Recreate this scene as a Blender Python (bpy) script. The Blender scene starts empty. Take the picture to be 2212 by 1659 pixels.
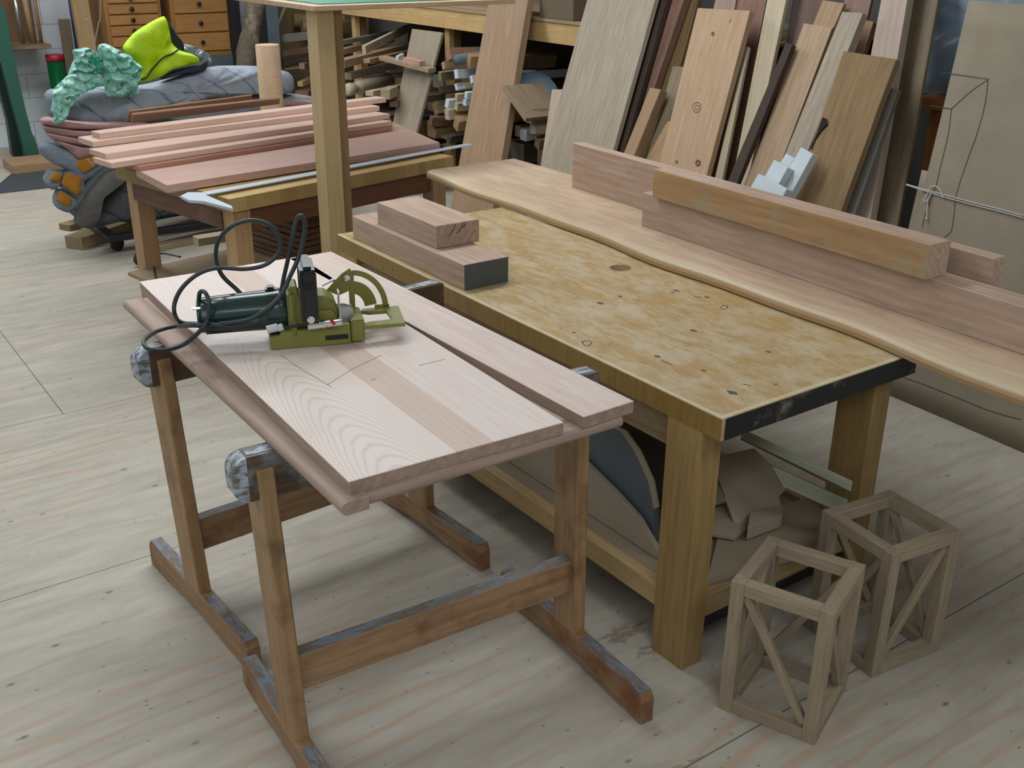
import bpy, bmesh, math, random
from mathutils import Vector, Matrix, noise

# ---------------------------------------------------------------- camera, light, exposure
CAM = Vector((-1.6771, -1.5049, 1.7771)); YAW, PITCH, ROLL, FPX = 0.947407, 0.405276, 0.0085943, 2286.53
S = bpy.context.scene
S.view_settings.view_transform = 'Standard'; S.view_settings.look = 'None'
S.view_settings.gamma = 1; S.view_settings.use_curve_mapping = False
S.view_settings.exposure = 0.0
fw = Vector((math.cos(YAW)*math.cos(PITCH), math.sin(YAW)*math.cos(PITCH), -math.sin(PITCH)))
rt = Vector((math.sin(YAW), -math.cos(YAW), 0)); up = rt.cross(fw)
RT = math.cos(ROLL)*rt + math.sin(ROLL)*up; UP = -math.sin(ROLL)*rt + math.cos(ROLL)*up
cd = bpy.data.cameras.new('camera'); cam = bpy.data.objects.new('camera', cd); S.collection.objects.link(cam)
cd.sensor_width = 36; cd.lens = FPX/2212*36; cd.clip_start = .05; cd.clip_end = 60
cam.matrix_world = Matrix((RT, UP, -fw)).transposed().to_4x4(); cam.matrix_world.translation = CAM
S.camera = cam
W = bpy.data.worlds.new('world'); S.world = W; W.use_nodes = True
W.node_tree.nodes['Background'].inputs[0].default_value = (.75, .82, .95, 1)
W.node_tree.nodes['Background'].inputs[1].default_value = .25

def area(loc, sx, sy, power, col=(1, .97, .93), rot=(0, 0, 0)):
    l = bpy.data.lights.new('tube_or_fill_light', 'AREA'); l.shape = 'RECTANGLE'; l.size = sx; l.size_y = sy
    l.energy = power; l.color = col
    o = bpy.data.objects.new('tube_or_fill_light', l); S.collection.objects.link(o)
    o.location = loc; o.rotation_euler = rot
LC = (.905, .945, 1.0)
area((0.5, 2.2, 3.05), 2.6, .6, 66, LC)
area((0.6, 5.4, 3.05), 2.6, .6, 80, LC)
area((-1.6, 6.4, 3.05), 2.6, .6, 62, LC)
area((-2.4, 1.6, 3.05), 2.4, .6, 34, LC)
area((1.2, -1.8, 3.05), 2.4, .8, 32, LC)  # fill lamp added over the camera side
area((-1.9, -2.4, 3.05), 2.4, .8, 40, LC)  # second added fill lamp, lights the faces toward the camera
area((-3.6, -1.0, 2.2), 1.6, 2.4, 20, LC, (0, math.radians(-65), 0))  # added side fill angled in by the left wall, not a ceiling tube

# ---------------------------------------------------------------- helpers
C = S.collection
rnd = random.Random(7)
def ray(px, py): return fw_ray(px, py)
def fw_ray(px, py): return fw + RT*((px-1106)/FPX) - UP*((py-829.5)/FPX)
def at(px, py, z=None, x=None, y=None):
    d = fw_ray(px, py)
    t = (z-CAM.z)/d.z if z is not None else (x-CAM.x)/d.x if x is not None else (y-CAM.y)/d.y
    return CAM + d*t
def atp(px, py, p, n):
    d = fw_ray(px, py); n = Vector(n)
    return CAM + d*((Vector(p)-CAM).dot(n)/d.dot(n))

def tag(o, label=None, cat=None, group=None, kind=None):
    if label: o['label'] = label
    if cat: o['category'] = cat
    if group: o['group'] = group
    if kind: o['kind'] = kind
    return o
def setp(o, parent):
    if parent is not None:
        o.parent = parent
        mw = Matrix.Translation(parent.location) @ parent.rotation_euler.to_matrix().to_4x4() if parent.type == 'EMPTY' and parent.parent is None else parent.matrix_world
        o.matrix_parent_inverse = mw.inverted()
def obj(name, bm, mat, parent=None, smooth=False, mw=None, mod=None):
    me = bpy.data.meshes.new(name); bmesh.ops.recalc_face_normals(bm, faces=bm.faces); bm.to_mesh(me); bm.free()
    if smooth:
        for p in me.polygons: p.use_smooth = True
    o = bpy.data.objects.new(name, me); C.objects.link(o)
    if mat: me.materials.append(mat)
    setp(o, parent)
    if mw is not None: o.matrix_world = mw; bpy.context.view_layer.update() if False else None
    return o
def thing(name, label, cat, loc=(0, 0, 0), group=None, rz=0):
    o = bpy.data.objects.new(name, None); C.objects.link(o); o.location = loc; o.rotation_euler = (0, 0, rz); o.empty_display_size = .1
    o.matrix_world = Matrix.Translation(loc) @ Matrix.Rotation(rz, 4, 'Z')
    return tag(o, label, cat, group)
def bevel_all(bm, w, seg=1):
    if w > 0: bmesh.ops.bevel(bm, geom=bm.edges[:], offset=w, segments=seg, affect='EDGES', clamp_overlap=True)
def box_bm(L, Wd, T, bev=.0015, org=(0, 0, 0), seg=1):
    bm = bmesh.new(); bmesh.ops.create_cube(bm, size=1)
    for v in bm.verts: v.co = Vector(((v.co.x+.5)*L+org[0], (v.co.y+.5)*Wd+org[1], (v.co.z+.5)*T+org[2]))
    bevel_all(bm, min(bev, L/3, Wd/3, T/3), seg); return bm
def frame_m(o, ax, ay):
    ax = Vector(ax).normalized(); ay = Vector(ay); az = ax.cross(ay).normalized(); ay = az.cross(ax)
    m = Matrix((ax, ay, az)).transposed().to_4x4(); m.translation = Vector(o); return m
def block(name, o, ax, ay, dims, mat, parent=None, bev=.0015, seg=1):
    """box with corner o, length along ax (local x = grain), width ay, thickness ax x ay"""
    return obj(name, box_bm(*dims, bev, seg=seg), mat, parent, mw=frame_m(o, ax, ay))
def bx(name, x0, x1, y0, y1, z0, z1, mat, parent=None, bev=.0015, grain=None):
    d = (x1-x0, y1-y0, z1-z0)
    g = grain if grain is not None else d.index(max(d))
    if g == 0: return block(name, (x0, y0, z0), (1, 0, 0), (0, 1, 0), d, mat, parent, bev)
    if g == 1: return block(name, (x1, y0, z0), (0, 1, 0), (-1, 0, 0), (d[1], d[0], d[2]), mat, parent, bev)
    return block(name, (x0, y1, z0), (0, 0, 1), (0, -1, 0), (d[2], d[1], d[0]), mat, parent, bev) if False else \
        block(name, (x0, y0, z0), (0, 0, 1), (1, 0, 0), (d[2], d[0], d[1]), mat, parent, bev)
def tube_bm(pts, r, n=10, cap=True):
    bm = bmesh.new(); rings = []; pts = [Vector(p) for p in pts]; prev = None
    for i, p in enumerate(pts):
        t = (pts[min(i+1, len(pts)-1)]-pts[max(i-1, 0)]).normalized()
        if prev is None: a = t.orthogonal().normalized()
        else: a = (prev - t*prev.dot(t)).normalized()
        prev = a; b = t.cross(a); rr = r[i] if isinstance(r, (list, tuple)) else r
        rings.append([bm.verts.new(p + (a*math.cos(2*math.pi*k/n)+b*math.sin(2*math.pi*k/n))*rr) for k in range(n)])
    for A, B in zip(rings, rings[1:]):
        for k in range(n): bm.faces.new((A[k], A[(k+1) % n], B[(k+1) % n], B[k]))
    if cap: bm.faces.new(rings[0][::-1]); bm.faces.new(rings[-1])
    return bm
def spline(P, n=8):
    P = [Vector(p) for p in P]; out = []
    for i in range(len(P)-1):
        a, b, c, d = P[max(i-1, 0)], P[i], P[i+1], P[min(i+2, len(P)-1)]
        for k in range(n):
            t = k/n
            out.append(.5*((2*b)+(c-a)*t+(2*a-5*b+4*c-d)*t*t+(3*b-a-3*c+d)*t**3))
    return out+[P[-1]]
def lathe_bm(prof, n=24, axis='Z'):
    bm = bmesh.new(); rings = []
    for r, z in prof: rings.append([bm.verts.new((r*math.cos(2*math.pi*k/n), r*math.sin(2*math.pi*k/n), z)) for k in range(n)])
    for A, B in zip(rings, rings[1:]):
        for k in range(n): bm.faces.new((A[k], A[(k+1) % n], B[(k+1) % n], B[k]))
    bm.faces.new(rings[0][::-1]); bm.faces.new(rings[-1])
    return bm
def prism_bm(poly, T, bev=0):
    """2-D polygon (local xy) extruded to thickness T along local z"""
    bm = bmesh.new(); f = bm.faces.new([bm.verts.new((p[0], p[1], 0)) for p in poly])
    r = bmesh.ops.extrude_face_region(bm, geom=[f])
    for v in r['geom']:
        if isinstance(v, bmesh.types.BMVert): v.co.z += T
    bevel_all(bm, bev); return bm
def plate(name, pts, T, mat, parent=None, bev=.001, lift=None, grain=None):
    """planar polygon given in world points -> solid of thickness T; extrudes downward/away from camera"""
    P = [Vector(p) for p in pts]; n = Vector((0, 0, 0))
    for i in range(len(P)): n += P[i].cross(P[(i+1) % len(P)])
    n.normalize()
    if n.dot(CAM-P[0]) < 0: n = -n
    ax = (Vector(grain) if grain else (P[1]-P[0])); ax = (ax - n*ax.dot(n)).normalized()
    m = Matrix((ax, n.cross(ax), n)).transposed().to_4x4(); m.translation = P[0]
    inv = m.inverted(); q = [inv @ p for p in P]
    bm = prism_bm([(v.x, v.y) for v in q], T, 0)
    for v in bm.verts: v.co.z -= T
    bevel_all(bm, bev)
    return obj(name, bm, mat, parent, mw=m)

# ---------------------------------------------------------------- materials
def lin(c):
    if isinstance(c, str): c = tuple(int(c[i:i+2], 16)/255 for i in (0, 2, 4))
    return tuple(((v+.055)/1.055)**2.4 if v > .04045 else v/12.92 for v in c)+(1,)
class NT:
    def __init__(s, name):
        s.m = bpy.data.materials.new(name); s.m.use_nodes = True; s.n = s.m.node_tree.nodes; s.l = s.m.node_tree.links
        s.b = s.n['Principled BSDF']
    def new(s, t, **k):
        n = s.n.new(t)
        for a, v in k.items():
            if a.startswith('i_'): n.inputs[int(a[2:]) if a[2:].isdigit() else a[2:]].default_value = v
            else: setattr(n, a, v)
        return n
    def link(s, a, b): s.l.new(a, b)
    def ramp(s, src, stops):
        r = s.new('ShaderNodeValToRGB'); e = r.color_ramp.elements
        while len(e) < len(stops): e.new(.5)
        for i, (p, c) in enumerate(stops):
            e[i].position = p; e[i].color = c if isinstance(c, tuple) and len(c) == 4 else lin(c)
        s.link(src, r.inputs[0]); return r.outputs[0]
    def mix(s, f, a, b, mode='MIX'):
        n = s.new('ShaderNodeMixRGB', blend_type=mode)
        for i, v in enumerate((f, a, b)):
            if hasattr(v, 'is_output'): s.link(v, n.inputs[i])
            elif i == 0: n.inputs[0].default_value = v
            else: n.inputs[i].default_value = v if isinstance(v, tuple) and len(v) == 4 else lin(v)
        return n.outputs[0]
    def math(s, op, a, b=0, c=0):
        n = s.new('ShaderNodeMath', operation=op)
        for i, v in enumerate((a, b, c)):
            if hasattr(v, 'is_output'): s.link(v, n.inputs[i])
            else: n.inputs[i].default_value = v
        return n.outputs[0]
    def coords(s, scale=(1, 1, 1), jitter=True, kind='Object'):
        tc = s.new('ShaderNodeTexCoord'); v = tc.outputs[kind]
        if jitter:
            oi = s.new('ShaderNodeObjectInfo'); mu = s.math('MULTIPLY', oi.outputs['Random'], 37.)
            a = s.new('ShaderNodeVectorMath', operation='ADD'); s.link(v, a.inputs[0]); s.link(mu, a.inputs[1]); v = a.outputs[0]
        mp = s.new('ShaderNodeMapping'); mp.inputs['Scale'].default_value = scale; s.link(v, mp.inputs[0]); return mp.outputs[0]
    def noise(s, v, scale, detail=4, rough=.6, dist=0):
        n = s.new('ShaderNodeTexNoise'); n.inputs['Scale'].default_value = scale; n.inputs['Detail'].default_value = detail
        n.inputs['Roughness'].default_value = rough; n.inputs['Distortion'].default_value = dist; s.link(v, n.inputs['Vector']); return n.outputs[0]
    def bump(s, h, st=.2, d=.002):
        b = s.new('ShaderNodeBump'); b.inputs['Strength'].default_value = st; b.inputs['Distance'].default_value = d
        s.link(h, b.inputs['Height']); s.link(b.outputs[0], s.b.inputs['Normal'])
    def out(s, col, rough=.6, metal=0, spec=.4):
        if hasattr(col, 'is_output'): s.link(col, s.b.inputs['Base Color'])
        else: s.b.inputs['Base Color'].default_value = lin(col)
        if hasattr(rough, 'is_output'): s.link(rough, s.b.inputs['Roughness'])
        else: s.b.inputs['Roughness'].default_value = rough
        s.b.inputs['Metallic'].default_value = metal; s.b.inputs['Specular IOR Level'].default_value = spec
        return s.m
_wc = {}
def wood(light, dark, stain=None, rough=.6, grain=1., spots=0, key=None, vary=.12, figure=.35):
    k = (light, dark, stain, rough, grain, spots, vary, figure)
    if k in _wc: return _wc[k]
    t = NT('wood_'+light)
    v = t.coords((1.3*grain, 14*grain, 14*grain)); n1 = t.noise(v, 3.2, 5, .6, .6)
    v2 = t.coords((2.2*grain, 70*grain, 70*grain)); n2 = t.noise(v2, 4, 3, .6, .2)
    v3 = t.coords((.9*grain, 5*grain, 5*grain)); w = t.new('ShaderNodeTexWave', wave_type='RINGS', rings_direction='X')
    w.inputs['Scale'].default_value = 3.2; w.inputs['Distortion'].default_value = 5.5; w.inputs['Detail'].default_value = 2.5; w.inputs['Detail Scale'].default_value = .7
    t.link(v3, w.inputs['Vector'])
    f = t.math('ADD', t.math('MULTIPLY', n1, .75+.2*(1-figure)), t.math('MULTIPLY', w.outputs[1], .2*figure))
    f = t.math('ADD', f, t.math('MULTIPLY', n2, .26))
    col = t.ramp(f, [(.3, light), (.78, dark)])
    oi = t.new('ShaderNodeObjectInfo'); hv = t.new('ShaderNodeHueSaturation'); t.link(col, hv.inputs['Color']); hv.inputs['Saturation'].default_value = .95
    t.link(t.math('ADD', t.math('MULTIPLY', oi.outputs['Random'], vary), 1-vary/2), hv.inputs['Value']); col = hv.outputs[0]
    if stain:
        ns = t.noise(t.coords((1, 1, 1)), 6, 5, .65); col = t.mix(t.ramp(ns, [(.5, (0, 0, 0, 1)), (.68, (1, 1, 1, 1))]), col, stain)
    if spots:
        vo = t.new('ShaderNodeTexVoronoi'); vo.inputs['Scale'].default_value = spots; t.link(t.coords((1, 1.6, 1.6)), vo.inputs['Vector'])
        col = t.mix(t.ramp(vo.outputs['Distance'], [(.04, (.8, .8, .8, 1)), (.09, (0, 0, 0, 1))]), col, '4a3a2a')
    t.bump(n2, .12, .001); _wc[k] = t.out(col, rough)
    return _wc[k]
def plain(name, col, rough=.5, metal=0, spec=.4, var=0, scale=20, bump=0):
    t = NT(name); c = col
    if var or bump:
        n = t.noise(t.coords(), scale, 4)
        if var: c = t.mix(t.math('MULTIPLY', n, var), col, '101010')
        if bump: t.bump(n, bump, .004)
    return t.out(c, rough, metal, spec)

CHERRY = wood('cfbfb4', 'bba697', rough=.5, figure=.15); CHERRY_RED = wood('b98671', '8c5645', rough=.45)
CHERRY_EDGE = wood('a68c7c', '85705f', rough=.55)
BEAMC = wood('b8a08c', '9a7f6a', rough=.6, figure=.5); ROUGH_TAN = wood('ad8a5e', '8e6d45', stain='8b8a74', rough=.75)
PLANKM = wood('bb9c74', '9d7b55', stain='b3a78c', rough=.55)
PINE = wood('b59a6c', '9c8053', rough=.5); PINE_DARK = wood('8a7452', '6e5a3c', rough=.5)
OAK = wood('aea28e', '8f826c', rough=.65, grain=1.3); OAK_DK = wood('8e8064', '6a5c44', rough=.65)
FRAMEW = wood('a2937a', '86775f', rough=.7, grain=2)
TAN = wood('a98a62', '8e6f4a', rough=.6, spots=0); CEDAR = wood('b39777', '9a7c5a', rough=.6, spots=4.5)
REDBR = wood('7d5a48', '5c3f32', rough=.6); DKBR = wood('4d3d31', '33271f', rough=.8); PALE = wood('bcae90', 'a3957a', rough=.65)
ROUGH_BROWN = wood('94784f', '76603f', rough=.85); OCHRE = wood('7a6238', '5e4a28', rough=.7); WHITEW = plain('white_painted_wood', 'c3ccd0', .5, var=.1)
TRESTLE = wood('ab8a60', '886842', stain='6a5038', rough=.5); TRESTLE_P = wood('a38260', '7d603f', stain='74492f', rough=.55)
MDF = plain('mdf', '8d7f6a', .7, var=.12, scale=60); MDF_LT = plain('mdf_light', '9c907c', .7, var=.1, scale=60)
YELPINE = wood('c9ab74', 'b08f5a', stain='b8935a', rough=.55)
BEAM_DK = wood('6a5038', '3c3025', stain='848e94', rough=.4)
def paint_splash(base, dark, paint):
    t = NT('paint_spattered_wood'); v = t.coords((2, 14, 14)); n1 = t.noise(v, 3, 4)
    col = t.ramp(n1, [(.3, base), (.75, dark)])
    ns = t.noise(t.coords((3, 9, 9)), 7, 6, .7); col = t.mix(t.ramp(ns, [(.46, (0, 0, 0, 1)), (.56, (1, 1, 1, 1))]), col, paint)
    n3 = t.noise(t.coords((8, 20, 20)), 9, 5, .8); col = t.mix(t.ramp(n3, [(.62, (0, 0, 0, 1)), (.7, (.8, .8, .8, 1))]), col, 'b8b8ac')
    t.bump(ns, .3, .002); return t.out(col, .5)
PAINTED = paint_splash('75685a', '54483a', '6a7480')
PAINT_END = paint_splash('a9b6c0', '8f9fae', '66625a')
STEEL = plain('brushed_steel', 'b4b8ba', .3, .9, var=.15); ALU = plain('aluminium', 'b6c0c8', .45, .2, var=.1)
CHROME = plain('chrome', 'd8d8d8', .12, 1); BLACKP = plain('black_plastic', '0a1414', .25, spec=.45); RUBBER = plain('black_rubber_cord', '2b3335', .42)
GREENB = plain('dark_green_motor_plastic', '123430', .22, spec=.7, var=.25, scale=12); OLIVE = plain('olive_green_cast_metal', '797a36', .45, spec=.5, var=.18, scale=25, bump=.1)
WHITEP = plain('white_plastic', 'b9c0c0', .4); BLACKM = plain('black_painted_metal', '1c1d1f', .5); DARKG = plain('dark_green_machine_paint', '2f5a4c', .4, var=.2)
REDP = plain('red_plastic', 'a02030', .4)

def floor_mat():
    t = NT('plywood_floor'); tc = t.new('ShaderNodeTexCoord'); p = tc.outputs['Object']
    def mp(sc, rot=0):
        m = t.new('ShaderNodeMapping'); m.inputs['Scale'].default_value = sc; m.inputs['Rotation'].default_value = (0, 0, rot); t.link(p, m.inputs[0]); return m.outputs[0]
    n1 = t.noise(mp((.9, 4.5, 1)), 3.5, 6, .62, .8)
    w = t.new('ShaderNodeTexWave', wave_type='RINGS', rings_direction='X'); w.inputs['Scale'].default_value = 1.7; w.inputs['Distortion'].default_value = 9
    w.inputs['Detail'].default_value = 3; w.inputs['Detail Scale'].default_value = .8; t.link(mp((.5, 2.6, 1)), w.inputs['Vector'])
    col = t.ramp(n1, [(.3, 'b0aa9c'), (.75, '969082')])
    big = t.noise(mp((1, 1, 1)), 1.1, 2); msk = t.math('MULTIPLY', t.ramp(w.outputs[1], [(.7, (0, 0, 0, 1)), (.98, (1, 1, 1, 1))]), t.ramp(big, [(.42, (0, 0, 0, 1)), (.65, (.42, .42, .42, 1))]))
    col = t.mix(msk, col, 'a57c55')
    st = t.noise(mp((2.0, 17, 1)), 2.6, 4, .6, .5); col = t.mix(t.ramp(st, [(.56, (0, 0, 0, 1)), (.8, (.35, .35, .35, 1))]), col, 'b08c66')
    vo = t.new('ShaderNodeTexVoronoi'); vo.inputs['Scale'].default_value = 8; t.link(mp((.8, 1.4, 1)), vo.inputs['Vector'])
    wn = t.new('ShaderNodeSeparateColor'); t.link(vo.outputs['Color'], wn.inputs[0])
    sp = t.math('MULTIPLY', t.ramp(vo.outputs['Distance'], [(.03, (1, 1, 1, 1)), (.1, (0, 0, 0, 1))]), t.math('GREATER_THAN', wn.outputs[0], .45))
    col = t.mix(t.math('MULTIPLY', sp, .75), col, '4d463e')
    v2 = t.new('ShaderNodeTexVoronoi'); v2.inputs['Scale'].default_value = 34; t.link(mp((.7, 1.3, 1)), v2.inputs['Vector'])
    w2 = t.new('ShaderNodeSeparateColor'); t.link(v2.outputs['Color'], w2.inputs[0])
    col = t.mix(t.math('MULTIPLY', t.math('MULTIPLY', t.math('LESS_THAN', v2.outputs['Distance'], .13), t.math('GREATER_THAN', w2.outputs[0], .78)), .55), col, '4d463e')
    sm = t.noise(mp((1, 1, 1)), 2.4, 5, .6); col = t.mix(t.ramp(sm, [(.5, (0, 0, 0, 1)), (.8, (.35, .35, .35, 1))]), col, '8a8680')
    sx = t.new('ShaderNodeSeparateXYZ'); t.link(p, sx.inputs[0])
    def seam(c, off, per):
        m = t.math('PINGPONG', t.math('SUBTRACT', sx.outputs[c], off), per/2); return t.math('LESS_THAN', m, .0022)
    hi = t.math('GREATER_THAN', sx.outputs[1], 1.3); lo = t.math('LESS_THAN', sx.outputs[1], .5)
    m1 = t.math('MULTIPLY', hi, seam(1, 1.4, 1.22)); m3 = t.math('MULTIPLY', lo, seam(1, -.2, 1.22))
    m2 = t.math('MULTIPLY', t.math('GREATER_THAN', sx.outputs[1], 2.62), t.math('LESS_THAN', t.math('PINGPONG', t.math('SUBTRACT', sx.outputs[0], -.9), 1.22), .0022))
    col = t.mix(t.math('MULTIPLY', t.math('MAXIMUM', t.math('MAXIMUM', m1, m3), m2), .75), col, '3d372e')
    fn = t.noise(mp((3, 9, 1)), 5, 5, .7)
    for (x0, y0, a_, b_, c_, f_) in ((-.02, .27, .16, .06, '6b5138', .6), (.03, .16, .14, .05, '5c4a38', .55), (-.28, -.2, .16, .035, '6e5c44', .6), (-.93, .25, .10, .05, '6a5a4c', .45), (1.6, -.1, .5, .04, '6b665c', .3), (-.55, 1.22, .25, .05, '77705f', .25)):
        dx = t.math('DIVIDE', t.math('SUBTRACT', sx.outputs[0], x0), a_); dy = t.math('DIVIDE', t.math('SUBTRACT', sx.outputs[1], y0), b_)
        r2 = t.math('ADD', t.math('MULTIPLY', dx, dx), t.math('MULTIPLY', dy, dy)); q_ = t.math('ADD', t.math('MULTIPLY', r2, .35), fn)
        col = t.mix(t.math('MULTIPLY', t.ramp(q_, [(.5, (1, 1, 1, 1)), (.62, (0, 0, 0, 1))]), f_), col, c_)
    t.bump(n1, .05, .002); return t.out(col, .62)
FLOOR = floor_mat()
def bench_mat():
    t = NT('worn_varnished_bench'); v = t.coords((1.6, 8, 8), jitter=False); n = t.noise(v, 4.2, 8, .7, .6)
    col = t.ramp(n, [(.28, 'b0986a'), (.5, '9c8052'), (.7, 'b8a77e')])
    n2 = t.noise(t.coords((1, 1.8, 1), False), 7.5, 9, .75, .4); col = t.mix(t.ramp(n2, [(.42, (0, 0, 0, 1)), (.62, (.75, .75, .75, 1))]), col, 'b5aa90')
    n4 = t.noise(t.coords((3, 3, 3), False), 3.6, 8, .78, .3); col = t.mix(t.ramp(n4, [(.56, (0, 0, 0, 1)), (.72, (.8, .8, .8, 1))]), col, '8a5f2c')
    n3 = t.noise(t.coords((2, 2, 2), False), 9, 4, .7); col = t.mix(t.ramp(n3, [(.68, (0, 0, 0, 1)), (.74, (.8, .8, .8, 1))]), col, '4b4238')
    tc = t.new('ShaderNodeTexCoord'); sx = t.new('ShaderNodeSeparateXYZ'); t.link(tc.outputs['Object'], sx.inputs[0])
    # pale wear along the arrises of the long edge (x small in world = y near width)
    e = t.math('GREATER_THAN', sx.outputs[1], .735-.012); e2 = t.math('LESS_THAN', sx.outputs[0], .014)
    col = t.mix(t.math('MULTIPLY', t.math('MULTIPLY', t.math('MAXIMUM', e, e2), t.math('GREATER_THAN', sx.outputs[2], .0555)), .5), col, 'c9bea0')
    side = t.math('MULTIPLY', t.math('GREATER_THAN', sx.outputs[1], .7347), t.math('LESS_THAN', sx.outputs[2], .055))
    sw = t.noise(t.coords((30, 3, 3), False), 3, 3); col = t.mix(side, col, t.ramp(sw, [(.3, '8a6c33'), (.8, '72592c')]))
    t.bump(n2, .1, .002); return t.out(col, .38)
BENCH = bench_mat()
def slab_mat():
    # three glued boards; the one nearest local y=W side has a cathedral figure. local: x = length (0 = front end), y = width
    t = NT('glued_cherry_slab'); tc = t.new('ShaderNodeTexCoord'); sx = t.new('ShaderNodeSeparateXYZ'); t.link(tc.outputs['Object'], sx.inputs[0])
    X, Y = sx.outputs[0], sx.outputs[1]
    nz = t.noise(t.coords((2, 8, 8), False), 2, 3); nzc = t.math('MULTIPLY', t.math('SUBTRACT', nz, .5), .16)
    yy = t.math('SUBTRACT', Y, .375)
    par = t.math('ADD', t.math('ADD', X, t.math('MULTIPLY', t.math('MULTIPLY', yy, yy), 38.)), t.math('MULTIPLY', nzc, .45))
    si = t.math('SINE', t.math('MULTIPLY', par, 125.))
    cath = t.ramp(si, [(.3, 'cfc3b9'), (1., 'c5b3a6')])
    fine = t.noise(t.coords((2, 90, 90), False), 3, 3); str_ = t.ramp(fine, [(.3, 'cfc3ba'), (.75, 'c3b1a4')]); str2 = t.ramp(fine, [(.3, 'c3ae9f'), (.75, 'b39b8a')])
    m1 = t.math('GREATER_THAN', Y, .25); m2 = t.math('MULTIPLY', t.math('GREATER_THAN', Y, .165), t.math('LESS_THAN', Y, .25))
    fade = t.ramp(X, [(.6, (1, 1, 1, 1)), (.9, (.15, .15, .15, 1))])
    col = t.mix(t.math('MULTIPLY', m1, fade), str_, cath); col = t.mix(m2, col, str2)
    t.bump(fine, .06, .001); return t.out(col, .45)
SLAB = slab_mat()
def cardboard_mat(corr=False):
    t = NT('cardboard'); n = t.noise(t.coords((1, 1, 1), False), 3, 4); col = t.ramp(n, [(.3, '9a907c'), (.75, '887e6b')])
    v = t.coords((1, 1, 60), False); n2 = t.noise(v, 3, 2); col = t.mix(t.math('MULTIPLY', n2, .18), col, '5c5140'); t.bump(n2, .12, .002)
    return t.out(col, .8)
CARD = cardboard_mat()
def blanket_mat(base, dark, line=None, zig=True):
    t = NT('quilted_blanket'); n = t.noise(t.coords((1, 1, 1)), 9, 6, .75); col = t.ramp(n, [(.3, base), (.75, dark)])
    if line:
        w = t.new('ShaderNodeTexWave', wave_type='BANDS', bands_direction='DIAGONAL', wave_profile='TRI'); w.inputs['Scale'].default_value = 3.2; w.inputs['Distortion'].default_value = 2.2; w.inputs['Detail'].default_value = 1
        t.link(t.coords((1, 1, 1)), w.inputs['Vector']); m = t.ramp(w.outputs[1], [(.88, (0, 0, 0, 1)), (.96, (1, 1, 1, 1))]); col = t.mix(t.math('MULTIPLY', m, .7), col, line)
    t.bump(n, .5, .01); return t.out(col, .95, spec=.1)
BL_GREY = blanket_mat('9aa1a8', '7d848c', '52638c'); BL_PINK = blanket_mat('b08e88', '8e7370'); BL_DARK = blanket_mat('5b5a5e', '454549', '343539')
BL_BLUE = blanket_mat('86919a', '66717b'); BL_ORANGE = blanket_mat('b07c30', '946424', '8d9aa0')
def bag_mat():
    t = NT('teal_plastic_bag'); n = t.noise(t.coords((1, 1, 1)), 14, 5, .7, 1.); col = t.ramp(n, [(.35, '6fbfa6'), (.65, 'b4e3d5')])
    t.bump(n, .6, .01); t.b.inputs['Transmission Weight'].default_value = .25; return t.out(col, .3, spec=.6)
BAG = bag_mat()
def vest_mat():
    t = NT('high_vis_yellow_fabric'); n = t.noise(t.coords((1, 1, 1)), 7, 4, .6, .5); col = t.ramp(n, [(.3, 'b4d400'), (.8, '93b800')]); t.bump(n, .5, .02); return t.out(col, .55)
VEST = vest_mat()
def wall_mat():
    t = NT('painted_block_wall'); br = t.new('ShaderNodeTexBrick'); br.inputs['Color1'].default_value = lin('d2d8da'); br.inputs['Color2'].default_value = lin('cbd1d4'); br.inputs['Mortar'].default_value = lin('aab1b5')
    br.inputs['Scale'].default_value = 1; br.inputs['Brick Width'].default_value = .4; br.inputs['Row Height'].default_value = .2; br.inputs['Mortar Size'].default_value = .005
    tc = t.new('ShaderNodeTexCoord'); m = t.new('ShaderNodeMapping'); m.inputs['Rotation'].default_value = (math.pi/2, 0, 0); t.link(tc.outputs['Object'], m.inputs[0]); t.link(m.outputs[0], br.inputs['Vector'])
    return t.out(br.outputs[0], .7)
WALL = wall_mat()
LIGHTWALL = plain('light_wall_paint', 'd0d2d2', .9)
GREYWALL = plain('dull_wall_paint', '77756f', .8, var=.1)
CLEARB = plain('blue_plastic_wrap', '8ea2b4', .25, spec=.7, var=.4, scale=6, bump=.6)

# ---------------------------------------------------------------- room shell
def struct(name, bm, m):
    o = obj(name, bm, m); o['kind'] = 'structure'; return o
struct('floor', box_bm(9, 13, .05, 0, (-4.5, -4, -.05)), FLOOR)
struct('ceiling', box_bm(9, 13, .05, 0, (-4.5, -4, 3.15)), plain('ceiling_paint', 'cfd2d3', .9))
struct('wall_far', box_bm(9, .1, 3.2, 0, (-4.5, 8.6, 0)), WALL)
struct('wall_right', box_bm(.1, 12.6, 3.2, 0, (3.75, -4, 0)), GREYWALL)
struct('wall_left', box_bm(.1, 12.6, 3.2, 0, (-4.5, -4, 0)), LIGHTWALL)
struct('wall_near', box_bm(9, .1, 3.2, 0, (-4.5, -4, 0)), LIGHTWALL)

# ---------------------------------------------------------------- workbench
def notch_top():
    bm = box_bm(1.93, .715, .058, .003)
    return bm
wb = thing('workbench', 'large yellow-varnished workbench with worn stained top and black end strip', 'workbench', (.36, .96, 0))
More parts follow.
